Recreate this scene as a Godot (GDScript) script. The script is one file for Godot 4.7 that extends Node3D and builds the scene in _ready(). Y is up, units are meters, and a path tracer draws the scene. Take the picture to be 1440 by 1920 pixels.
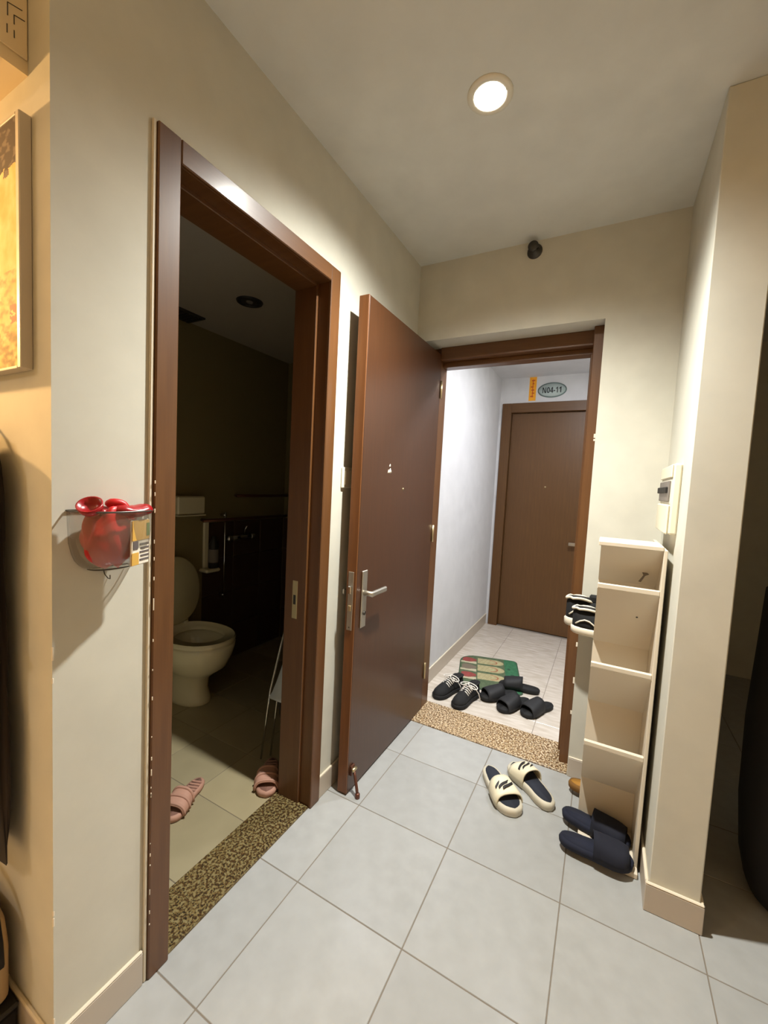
extends Node3D

var M := {}
var taken := {}
var rng := RandomNumberGenerator.new()

# ------------------------------------------------------------------ scene tree helpers
func numbered(called: String) -> String:
	if not taken.has(called):
		taken[called] = 0
		return called
	taken[called] += 1
	return "%s_%03d" % [called, taken[called]]

func thing(called: String, label: String, category: String, at := Vector3.ZERO, turn := 0.0, group := "") -> Node3D:
	var o := Node3D.new()
	o.name = numbered(called)
	add_child(o)
	o.position = at
	o.rotation.y = turn
	o.set_meta("label", label)
	o.set_meta("category", category)
	if group:
		o.set_meta("group", group)
	return o

func setting(called: String, label: String, category: String) -> Node3D:
	var o := Node3D.new()
	o.name = numbered(called)
	add_child(o)
	o.set_meta("kind", "structure")
	o.set_meta("label", label)
	o.set_meta("category", category)
	return o

func part(called: String, st: SurfaceTool, m: Material, parent: Node3D, flat := false) -> MeshInstance3D:
	st.generate_normals()
	var o := MeshInstance3D.new()
	o.name = called
	o.mesh = st.commit()
	o.material_override = m
	parent.add_child(o, true)
	return o

func piece(called: String, mesh: Mesh, m: Material, parent: Node3D, at: Vector3) -> MeshInstance3D:
	var o := MeshInstance3D.new()
	o.name = called
	o.mesh = mesh
	o.material_override = m
	o.position = at
	parent.add_child(o, true)
	return o

# ------------------------------------------------------------------ geometry helpers
func begin(smooth := false) -> SurfaceTool:
	var st := SurfaceTool.new()
	st.begin(Mesh.PRIMITIVE_TRIANGLES)
	st.set_smooth_group(0 if smooth else -1)
	return st

func tri(st: SurfaceTool, a: Vector3, b: Vector3, c: Vector3, centre: Vector3) -> void:
	var n := (b - a).cross(c - a)
	if n.dot((a + b + c) / 3.0 - centre) > 0.0:
		st.add_vertex(a); st.add_vertex(c); st.add_vertex(b)
	else:
		st.add_vertex(a); st.add_vertex(b); st.add_vertex(c)

func quad(st: SurfaceTool, a: Vector3, b: Vector3, c: Vector3, d: Vector3, centre: Vector3) -> void:
	tri(st, a, b, c, centre)
	tri(st, a, c, d, centre)

# box from corner lo to corner hi with chamfer e
func slab(st: SurfaceTool, lo: Vector3, hi: Vector3, e := 0.0, t := Transform3D.IDENTITY) -> void:
	var c := (lo + hi) * 0.5
	var h := (hi - lo).abs() * 0.5
	e = minf(e, minf(h.x, minf(h.y, h.z)) * 0.95)
	var tc := t * c
	if e <= 0.0:
		for ax in 3:
			for s in [-1.0, 1.0]:
				var n := Vector3.ZERO; n[ax] = s * h[ax]
				var u := Vector3.ZERO; u[(ax + 1) % 3] = h[(ax + 1) % 3]
				var v := Vector3.ZERO; v[(ax + 2) % 3] = h[(ax + 2) % 3]
				quad(st, t * (c + n + u + v), t * (c + n - u + v), t * (c + n - u - v), t * (c + n + u - v), tc)
		return
	var P := func(sx: float, sy: float, sz: float, ax: int) -> Vector3:
		var v := Vector3(sx * h.x, sy * h.y, sz * h.z)
		var s := Vector3(sx, sy, sz)
		for k in 3:
			if k != ax:
				v[k] -= s[k] * e
		return t * (c + v)
	var S := [-1.0, 1.0]
	for ax in 3:
		for s in S:
			var q := []
			for k in [[1.0, 1.0], [-1.0, 1.0], [-1.0, -1.0], [1.0, -1.0]]:
				var g := Vector3.ZERO
				g[ax] = s; g[(ax + 1) % 3] = k[0]; g[(ax + 2) % 3] = k[1]
				q.append(P.call(g.x, g.y, g.z, ax))
			quad(st, q[0], q[1], q[2], q[3], tc)
	for ax in 3:   # edges along ax
		var b: int = (ax + 1) % 3
		var d: int = (ax + 2) % 3
		for s1 in S:
			for s2 in S:
				var g1 := Vector3.ZERO; g1[ax] = -1.0; g1[b] = s1; g1[d] = s2
				var g2 := g1; g2[ax] = 1.0
				quad(st, P.call(g1.x, g1.y, g1.z, b), P.call(g2.x, g2.y, g2.z, b), P.call(g2.x, g2.y, g2.z, d), P.call(g1.x, g1.y, g1.z, d), tc)
	for a in S:
		for b2 in S:
			for d2 in S:
				tri(st, P.call(a, b2, d2, 0), P.call(a, b2, d2, 1), P.call(a, b2, d2, 2), tc)

func block(called: String, lo: Vector3, hi: Vector3, m: Material, parent: Node3D, e := 0.0, t := Transform3D.IDENTITY) -> MeshInstance3D:
	var st := begin()
	slab(st, lo, hi, e, t)
	return part(called, st, m, parent)

func centroid(r: PackedVector3Array) -> Vector3:
	var c := Vector3.ZERO
	for p in r:
		c += p
	return c / r.size()

func loft(st: SurfaceTool, rings: Array, cap_a := true, cap_b := true, closed := true) -> void:
	for i in rings.size() - 1:
		var a: PackedVector3Array = rings[i]
		var b: PackedVector3Array = rings[i + 1]
		var c := (centroid(a) + centroid(b)) * 0.5
		var n := a.size()
		for k in (n if closed else n - 1):
			quad(st, a[k], a[(k + 1) % n], b[(k + 1) % n], b[k], c)
	var all := (centroid(rings[0]) + centroid(rings[-1])) * 0.5
	for e in [[cap_a, 0], [cap_b, -1]]:
		if e[0]:
			var r: PackedVector3Array = rings[e[1]]
			var m := centroid(r)
			for k in r.size():
				tri(st, m, r[k], r[(k + 1) % r.size()], all + (all - m) * 0.01)

func ellipse(c: Vector3, rx: float, rz: float, n := 32, power := 1.0) -> PackedVector3Array:
	var r := PackedVector3Array()
	for k in n:
		var a := TAU * k / n
		var x := signf(cos(a)) * pow(absf(cos(a)), power)
		var z := signf(sin(a)) * pow(absf(sin(a)), power)
		r.append(c + Vector3(x * rx, 0, z * rz))
	return r

# revolve a profile of (radius, height) about +y of t
func lathe(st: SurfaceTool, profile: Array, t := Transform3D.IDENTITY, n := 28) -> void:
	for i in profile.size() - 1:
		var a: Vector2 = profile[i]
		var b: Vector2 = profile[i + 1]
		for k in n:
			var p := TAU * k / n
			var q := TAU * (k + 1) / n
			var A := t * Vector3(a.x * cos(p), a.y, a.x * sin(p))
			var B := t * Vector3(a.x * cos(q), a.y, a.x * sin(q))
			var C := t * Vector3(b.x * cos(q), b.y, b.x * sin(q))
			var D := t * Vector3(b.x * cos(p), b.y, b.x * sin(p))
			var d := (b - a)
			var out := Vector2(d.y, -d.x)
			var mid := t * Vector3(((a.x + b.x) * 0.5 - out.x) * cos((p + q) * 0.5), (a.y + b.y) * 0.5 - out.y, ((a.x + b.x) * 0.5 - out.x) * sin((p + q) * 0.5))
			if a.x > 0.00001:
				tri(st, A, B, C, mid)
			if b.x > 0.00001:
				tri(st, A, C, D, mid)

func tube(st: SurfaceTool, pts: Array, radius: float, n := 8, taper := 1.0) -> void:
	var rings := []
	var last := Vector3.UP
	for i in pts.size():
		var d: Vector3 = (pts[mini(i + 1, pts.size() - 1)] - pts[maxi(i - 1, 0)]).normalized()
		var side := d.cross(last)
		if side.length() < 0.05:
			side = d.cross(Vector3.RIGHT)
		if side.length() < 0.05:
			side = d.cross(Vector3.BACK)
		side = side.normalized()
		var up := side.cross(d).normalized()
		last = up
		var r := PackedVector3Array()
		var rad := radius * lerpf(1.0, taper, float(i) / maxi(1, pts.size() - 1))
		for k in n:
			var a := TAU * k / n
			r.append(pts[i] + (side * cos(a) + up * sin(a)) * rad)
		rings.append(r)
	loft(st, rings)

func prism(st: SurfaceTool, poly: PackedVector2Array, depth: float, t: Transform3D) -> void:
	var idx := Geometry2D.triangulate_polygon(poly)
	var c2 := Vector2.ZERO
	for p in poly:
		c2 += p
	c2 /= poly.size()
	var c := t * Vector3(c2.x, c2.y, depth * 0.5)
	for i in range(0, idx.size(), 3):
		for z in [0.0, depth]:
			tri(st, t * Vector3(poly[idx[i]].x, poly[idx[i]].y, z), t * Vector3(poly[idx[i + 1]].x, poly[idx[i + 1]].y, z), t * Vector3(poly[idx[i + 2]].x, poly[idx[i + 2]].y, z), t * Vector3(c2.x, c2.y, depth - z))
	for i in poly.size():
		var a := poly[i]
		var b := poly[(i + 1) % poly.size()]
		var nrm := Vector2(b.y - a.y, a.x - b.x).normalized()
		if Geometry2D.is_point_in_polygon((a + b) * 0.5 + nrm * 0.0005, poly):
			nrm = -nrm
		var m := (a + b) * 0.5 - nrm
		quad(st, t * Vector3(a.x, a.y, 0), t * Vector3(b.x, b.y, 0), t * Vector3(b.x, b.y, depth), t * Vector3(a.x, a.y, depth), t * Vector3(m.x, m.y, depth * 0.5))

func table(keys: Array, t: float) -> float:
	for i in keys.size() - 1:
		if t <= keys[i + 1][0]:
			return lerpf(keys[i][1], keys[i + 1][1], clampf((t - keys[i][0]) / (keys[i + 1][0] - keys[i][0]), 0.0, 1.0))
	return keys[-1][1]

# ------------------------------------------------------------------ materials
func rgb(r: float, g: float, b: float) -> Color:
	return Color(r / 255.0, g / 255.0, b / 255.0)

func mat(key: String, c: Color, rough := 0.6, metal := 0.0, spec := 0.5) -> StandardMaterial3D:
	var m := StandardMaterial3D.new()
	m.resource_name = key
	m.albedo_color = c
	m.roughness = rough
	m.metallic = metal
	m.metallic_specular = spec
	M[key] = m
	return m

func picture(w: int, h: int, f: Callable) -> ImageTexture:
	var im := Image.create(w, h, false, Image.FORMAT_RGB8)
	for y in h:
		for x in w:
			im.set_pixel(x, y, f.call(x, y))
	return ImageTexture.create_from_image(im)

func noise(seed_: int, freq: float, oct := 3) -> FastNoiseLite:
	var n := FastNoiseLite.new()
	n.seed = seed_
	n.frequency = freq
	n.fractal_octaves = oct
	n.noise_type = FastNoiseLite.TYPE_SIMPLEX_SMOOTH
	return n

func tiled(n: FastNoiseLite, x: float, y: float, w: float, h: float, sx: float, sy: float) -> float:
	# seamless by blending two shifted samples
	var fx := x / w
	var a := n.get_noise_2d(x * sx, y * sy)
	var b := n.get_noise_2d((x - w) * sx, y * sy)
	var v := lerpf(a, b, fx)
	var a2 := n.get_noise_2d(x * sx, (y - h) * sy)
	var b2 := n.get_noise_2d((x - w) * sx, (y - h) * sy)
	return lerpf(v, lerpf(a2, b2, fx), y / h)

func wood_texture(seed_: int, base: Color, dark: Color, upright: bool) -> ImageTexture:
	var n1 := noise(seed_, 0.02, 4)
	var n2 := noise(seed_ + 7, 0.09, 3)
	var w := 256
	var h := 256
	return picture(w, h, func(x: int, y: int) -> Color:
		var u := float(x if upright else y)
		var v := float(y if upright else x)
		var k := 0.5 + 0.55 * tiled(n1, u, v, w, h, 2.2, 0.16) + 0.35 * tiled(n2, u, v, w, h, 2.5, 0.05)
		return base.lerp(dark, clampf(k, 0.0, 1.0)))

func materials() -> void:
	# painted walls: cream emulsion with a slight mottling
	var pn := noise(11, 0.02, 4)
	var paint_tex := picture(256, 256, func(x: int, y: int) -> Color:
		var k := tiled(pn, x, y, 256, 256, 1.0, 1.0)
		return Color(0.955, 0.955, 0.955).lerp(Color(1, 1, 1), clampf(0.5 + k, 0.0, 1.0)))
	var bump_n := noise(12, 0.12, 3)
	var bump_tex := picture(256, 256, func(x: int, y: int) -> Color:
		var k := 0.5 + 0.5 * tiled(bump_n, x, y, 256, 256, 1.0, 1.0)
		return Color(k, k, k))
	for q in [["paint", rgb(210, 207, 194)], ["paint_ceiling", rgb(222, 223, 218)], ["paint_corridor", rgb(214, 214, 217)]]:
		var m := mat(q[0], q[1], 0.75, 0.0, 0.35)
		m.albedo_texture = paint_tex
		m.uv1_triplanar = true
		m.uv1_world_triplanar = true
		m.uv1_scale = Vector3.ONE * 0.9
		m.heightmap_enabled = false
	# floor tiles
	var tn := noise(21, 0.05, 3)
	var tile_tex := picture(128, 128, func(x: int, y: int) -> Color:
		var k := 0.5 + tiled(tn, x, y, 128, 128, 1.0, 1.0)
		return Color(0.96, 0.96, 0.955).lerp(Color(1, 1, 1), clampf(k, 0.0, 1.0)))
	for k in 3:
		var m := mat("tile_%d" % k, [rgb(164, 164, 162), rgb(167, 167, 165), rgb(161, 161, 159)][k], 0.2, 0.0, 0.5)
		m.albedo_texture = tile_tex
		m.uv1_triplanar = true
		m.uv1_world_triplanar = true
		m.uv1_scale = Vector3.ONE * 2.0
	for k in 2:
		var m := mat("bath_tile_%d" % k, [rgb(158, 146, 116), rgb(150, 139, 111)][k], 0.4)
		m.albedo_texture = tile_tex
		m.uv1_triplanar = true
		m.uv1_world_triplanar = true
	var cn := noise(31, 0.03, 4)
	var corr_tex := picture(256, 256, func(x: int, y: int) -> Color:
		var k := 0.5 + 0.9 * tiled(cn, x, y, 256, 256, 0.5, 2.0)
		return rgb(186, 174, 160).lerp(rgb(214, 206, 197), clampf(k, 0.0, 1.0)))
	var cm := mat("corridor_tile", Color.WHITE, 0.22)
	cm.albedo_texture = corr_tex
	cm.uv1_triplanar = true
	cm.uv1_world_triplanar = true
	cm.uv1_scale = Vector3.ONE * 1.7
	mat("grout", rgb(120, 110, 98), 0.9)
	mat("bath_grout", rgb(132, 122, 98), 0.9)
	mat("corridor_grout", rgb(140, 130, 120), 0.9)
	mat("skirting", rgb(190, 178, 163), 0.4)
	mat("skirting_cap", rgb(216, 205, 184), 0.5)
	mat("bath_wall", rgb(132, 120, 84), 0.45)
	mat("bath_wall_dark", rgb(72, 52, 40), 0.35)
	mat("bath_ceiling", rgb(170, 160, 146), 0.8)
	# wood
	for q in [["wood_frame", rgb(108, 71, 37), rgb(88, 54, 25), 41], ["wood_leaf", rgb(76, 44, 22), rgb(63, 36, 16), 51], ["wood_edge", rgb(126, 78, 36), rgb(100, 58, 24), 61], ["wood_far", rgb(102, 70, 36), rgb(86, 57, 28), 71]]:
		for up in [true, false]:
			var m := mat(q[0] + ("" if up else "_h"), Color.WHITE, 0.42, 0.0, 0.5)
			m.albedo_texture = wood_texture(q[3], q[1], q[2], up)
			m.uv1_triplanar = true
			m.uv1_world_triplanar = true
			m.uv1_scale = Vector3(3.2, 3.2, 3.2)
			if q[0] == "wood_frame" or q[0] == "wood_leaf":
				m.clearcoat_enabled = true
				m.clearcoat = 0.2
				m.clearcoat_roughness = 0.2
	# speckled granite
	var g1 := noise(81, 0.16, 2)
	var g2 := noise(82, 0.3, 2)
	var g3 := noise(83, 0.08, 3)
	var granite := picture(512, 512, func(x: int, y: int) -> Color:
		var a := tiled(g1, x, y, 512, 512, 1.0, 1.0)
		var b := tiled(g2, x, y, 512, 512, 1.0, 1.0)
		var d := tiled(g3, x, y, 512, 512, 1.0, 1.0)
		var c := rgb(176, 148, 108).lerp(rgb(196, 172, 134), clampf(0.5 + d * 1.5, 0.0, 1.0))
		if a > 0.12:
			c = rgb(118, 86, 56)
		if b > 0.17:
			c = rgb(54, 42, 32)
		if a < -0.18:
			c = rgb(206, 188, 160)
		return c)
	var gm := mat("granite", Color.WHITE, 0.35)
	gm.albedo_texture = granite
	gm.uv1_triplanar = true
	gm.uv1_world_triplanar = true
	gm.uv1_scale = Vector3.ONE * 0.95
	var gb := mat("granite_bath", rgb(156, 154, 126), 0.4)
	gb.albedo_texture = granite
	gb.uv1_triplanar = true
	gb.uv1_world_triplanar = true
	gb.uv1_scale = Vector3.ONE * 0.95
	# metals, plastics, fabrics
	mat("brass", rgb(196, 178, 140), 0.35, 0.9)
	mat("nickel", rgb(190, 184, 172), 0.32, 0.9)
	mat("chrome", rgb(210, 210, 210), 0.12, 1.0)
	mat("bronze", rgb(104, 66, 52), 0.4, 0.6)
	mat("iron", rgb(76, 72, 66), 0.5, 0.6)
	mat("dark_grey", rgb(40, 38, 36), 0.5)
	mat("white_plastic", rgb(228, 222, 205), 0.4)
	mat("box_plastic", rgb(224, 216, 192), 0.45)
	mat("rack_white", rgb(214, 202, 182), 0.5)
	mat("ac_plastic", rgb(224, 205, 168), 0.45)
	mat("ceramic", rgb(214, 206, 176), 0.15)
	mat("lid_ceramic", rgb(190, 184, 152), 0.25)
	mat("black_foam", rgb(20, 20, 22), 0.8)
	mat("black_strap", rgb(26, 26, 29), 0.7)
	mat("navy_foam", rgb(22, 26, 44), 0.9)
	mat("navy_strap", rgb(18, 20, 34), 0.9)
	mat("slate_bed", rgb(34, 38, 50), 0.85)
	mat("white_rubber", rgb(206, 198, 178), 0.6)
	mat("cream_strap", rgb(222, 212, 184), 0.5)
	mat("stripe", rgb(26, 22, 22), 0.6)
	mat("pink_foam", rgb(172, 130, 112), 0.7)
	mat("pink_groove", rgb(122, 86, 74), 0.8)
	mat("mustard", rgb(168, 118, 38), 0.7)
	mat("mustard_dark", rgb(120, 82, 30), 0.8)
	mat("shoe_white", rgb(220, 210, 190), 0.6)
	mat("shoe_black", rgb(17, 17, 19), 0.85)
	mat("lace", rgb(226, 220, 212), 0.8)
	mat("paint_chip", rgb(232, 220, 200), 0.8)
	mat("black_fabric", rgb(20, 18, 20), 0.9)
	var coat := mat("coat_fabric", rgb(40, 30, 22), 1.0)
	coat.rim_enabled = true
	coat.rim = 0.3
	mat("tan_leather", rgb(176, 148, 108), 0.6)
	mat("grey_cloth", rgb(120, 112, 104), 0.9)
	mat("paper", rgb(236, 230, 215), 0.7)
	mat("red_plastic", rgb(150, 16, 24), 0.3)
	mat("red_film", rgb(186, 16, 22), 0.4)
	mat("packet_yellow", rgb(206, 160, 74), 0.5)
	mat("packet_white", rgb(226, 216, 200), 0.5)
	mat("print_ink", rgb(92, 82, 80), 0.7)
	mat("leaf_green", rgb(96, 120, 48), 0.6)
	mat("sign_plate", rgb(176, 190, 188), 0.4)
	mat("sign_rim", rgb(120, 140, 138), 0.4)
	mat("sign_text", rgb(40, 46, 48), 0.5)
	mat("strip_yellow", rgb(240, 164, 24), 0.6)
	mat("strip_red", rgb(190, 70, 20), 0.6)
	mat("blue_white", rgb(226, 232, 240), 0.5)
	var glass := mat("clear_plastic", Color(0.6, 0.58, 0.52, 0.3), 0.1)
	glass.transparency = BaseMaterial3D.TRANSPARENCY_ALPHA
	mat("pocket_rim", rgb(70, 64, 56), 0.3)
	# gold-toned picture
	var an := noise(91, 0.018, 4)
	var bn := noise(92, 0.05, 3)
	var art := picture(160, 320, func(x: int, y: int) -> Color:
		var a := 0.5 + 0.9 * an.get_noise_2d(x * 1.6, y)
		var b := 0.5 + 0.8 * bn.get_noise_2d(x, y * 1.4)
		var c := rgb(232, 182, 96).lerp(rgb(246, 216, 150), clampf(a, 0.0, 1.0))
		if y > 190:
			c = c.lerp(rgb(176, 132, 70), clampf((b - 0.35) * 1.4, 0.0, 0.8))
		if y > 270 and x > 60:
			c = c.lerp(rgb(150, 124, 62), clampf(b * 1.3 - 0.2, 0.0, 0.9))
		if x > 134 and y > 236 and y < 262 and b > 0.4:
			c = rgb(206, 120, 84)
		if x > 88 and y < 50 + 22.0 * b - absf(x - 120) * 0.2:
			c = rgb(70, 54, 42).lerp(rgb(140, 124, 106), clampf((b - 0.55) * 3.0, 0.0, 0.7))
		return c)
	var am := mat("art_print", Color.WHITE, 0.85)
	am.albedo_texture = art
	mat("frame_silver", rgb(198, 188, 172), 0.5)
	# printed doormat
	var dn := noise(95, 0.05, 3)
	var mat_tex := picture(256, 224, func(x: int, y: int) -> Color:
		var g := 0.5 + 0.5 * dn.get_noise_2d(x, y)
		var c := rgb(66, 82, 58).lerp(rgb(92, 104, 76), g)
		if x > 196:
			c = rgb(36, 88, 58).lerp(rgb(58, 112, 78), g)
			if Vector2(x - 214, y - 70).length() < 7 or Vector2(x - 226, y - 112).length() < 8 or Vector2(x - 216, y - 150).length() < 6:
				c = rgb(34, 70, 50)
		for row in [[16, 56], [66, 110], [122, 164]]:
			var mid: float = (row[0] + row[1]) * 0.5
			var hh: float = (row[1] - row[0]) * 0.5
			if y > row[0] and y < row[1] and x > 78 and x < 196:
				var nose := 150.0
				if x < nose or Vector2((x - nose) / 44.0, (y - mid) / hh).length() < 1.0:
					c = rgb(148, 138, 100).lerp(rgb(178, 168, 132), g)
					if absf(Vector2((x - 132) / 44.0, (y - mid) / hh).length() - 0.72) < 0.07 and x > 132:
						c = rgb(150, 92, 66)
					if fmod(x + y * 0.6, 19.0) < 3.0 and x < 130:
						c = rgb(150, 140, 104)
			if x < 74:
				if absf(y - mid) < hh * (0.35 + 0.5 * sin(x * 0.045)) and x > 10:
					c = rgb(150, 66, 62).lerp(rgb(120, 60, 56), g) if row[0] != 66 else rgb(112, 100, 86)
				elif absf(y - row[1]) < 5.0 + x * 0.05:
					c = rgb(176, 168, 142)
		return c)
	var mm := mat("mat_print", Color.WHITE, 0.95)
	mm.albedo_texture = mat_tex
	mat("mat_edge", rgb(52, 74, 54), 0.95)
	# glowing fittings
	for q in [["glow_white", Color(1.0, 0.97, 0.92), 6.0], ["glow_warm", Color(1.0, 0.78, 0.45), 3.0], ["glow_cool", Color(0.95, 0.97, 1.0), 3.0]]:
		var m := mat(q[0], q[1], 0.5)
		m.emission_enabled = true
		m.emission = q[1]
		m.emission_energy_multiplier = q[2]

# ------------------------------------------------------------------ shoes (toe towards -z, sole on y = 0)
const FOOT := [[0.0, 0.0], [0.02, 0.016], [0.06, 0.025], [0.14, 0.033], [0.26, 0.036], [0.45, 0.037], [0.62, 0.045], [0.76, 0.049], [0.86, 0.045], [0.94, 0.033], [0.98, 0.019], [1.0, 0.0]]

func foot(L: float, W: float, y: float, grow := 0.0, bend := 0.006) -> PackedVector3Array:
	var r := PackedVector3Array()
	var n := 18
	for s in [1.0, -1.0]:
		for k in n:
			var f := float(k) / n
			var t := 0.5 - 0.5 * cos(PI * f)
			if s < 0.0:
				t = 1.0 - t
			var hw := table(FOOT, t) * W / 0.1
			var z := (0.5 - t) * (L + 2.0 * grow)
			r.append(Vector3(s * (hw + grow * minf(1.0, hw / 0.02)) + bend * sin(PI * t) * (1.0 if t > 0.3 else 0.6), y, z))
	return r

func strap_point(t: float, a: float, L: float, W: float, y0: float, H: float, lift: float) -> Vector3:
	var hw := table(FOOT, t) * W / 0.1 + 0.003 + lift
	var c := signf(cos(a)) * pow(absf(cos(a)), 0.75)
	var s := pow(absf(sin(a)), 0.75)
	return Vector3(c * hw + 0.006 * sin(PI * t), y0 + s * (H + lift), (0.5 - t) * L)

func strap_patch(st: SurfaceTool, t0: float, t1: float, a0: float, a1: float, L: float, W: float, y0: float, h0: float, h1: float, lo: float, hi: float, nl := 6, na := 16, shear := 0.0) -> void:
	for i in nl:
		for k in na:
			var q := []
			for lift in [lo, hi]:
				for c in [[i, k], [i + 1, k], [i + 1, k + 1], [i, k + 1]]:
					var u: float = float(c[0]) / nl
					var t: float = lerpf(t0, t1, u) + shear * (float(c[1]) / na - 0.5)
					q.append(strap_point(t, lerpf(a0, a1, float(c[1]) / na), L, W, y0, lerpf(h0, h1, u), lift))
			var under := strap_point(lerpf(t0, t1, (i + 0.5) / nl), PI * 0.5, L, W, y0 - 0.02, 0.0, 0.0)
			quad(st, q[4], q[5], q[6], q[7], under)
			quad(st, q[0], q[1], q[2], q[3], q[4] * 2.0 - q[0])
			if i == 0:
				quad(st, q[0], q[3], q[7], q[4], q[1])
			if i == nl - 1:
				quad(st, q[1], q[2], q[6], q[5], q[0])
			if k == 0:
				quad(st, q[0], q[1], q[5], q[4], q[3])
			if k == na - 1:
				quad(st, q[3], q[2], q[6], q[7], q[0])

func make_slide(called: String, label: String, group: String, at: Vector3, turn: float, o: Dictionary) -> Node3D:
	var t := thing(called, label, "slipper", at, turn, group)
	var L: float = o.get("L", 0.27)
	var W: float = o.get("W", 0.1)
	var H: float = o.get("H", 0.03)
	var st := begin(true)
	loft(st, [foot(L, W, 0.0, -0.006), foot(L, W, 0.004, 0.0), foot(L, W, H * 0.7, 0.002), foot(L, W, H, -0.002)])
	part("sole", st, M[o.sole], t)
	st = begin(true)
	loft(st, [foot(L, W, H - 0.004, -0.008), foot(L, W, H + 0.0015, -0.009)])
	var bed := part("footbed", st, M[o.bed], t)
	if o.get("ridged", false):
		for k in 5:
			st = begin()
			var z := L * (0.36 - 0.07 * k)
			slab(st, Vector3(-0.024, H, z - 0.004), Vector3(0.024, H + 0.005, z + 0.004), 0.002)
			part("ridge", st, M[o.sole], bed)
	var t0: float = o.get("t0", 0.52)
	var t1: float = o.get("t1", 0.88)
	var h0: float = o.get("h0", 0.058)
	var h1: float = o.get("h1", 0.034)
	st = begin(true)
	strap_patch(st, t0, t1, 0.0, PI, L, W, H * 0.55, h0, h1, 0.0, 0.005)
	var sp := part("strap", st, M[o.strap], t)
	if o.get("stripes", false):
		for k in 3:
			st = begin(true)
			var a: float = o.get("stripe_a", 0.9) + 0.25 * k
			var m := lerpf(t0, t1, 0.5) + 0.03 * (k - 1)
			strap_patch(st, m - 0.019, m + 0.019, a, a + 0.75, L, W, H * 0.55, lerpf(h0, h1, 0.4), lerpf(h0, h1, 0.6), 0.0056, 0.0072, 4, 8, -0.1)
			part("stripe", st, M["stripe"], sp)
	if o.get("ridged", false):
		for k in 3:
			st = begin(true)
			var u: float = lerpf(t0 + 0.03, t1 - 0.03, k / 2.0)
			var hh: float = lerpf(h0, h1, (u - t0) / (t1 - t0))
			var pts := []
			for j in 15:
				pts.append(strap_point(u, PI * j / 14.0, L, W, H * 0.55, hh, 0.005))
			tube(st, pts, 0.006, 6)
			part("ridge", st, M[o.strap], sp)
	return t

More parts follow.
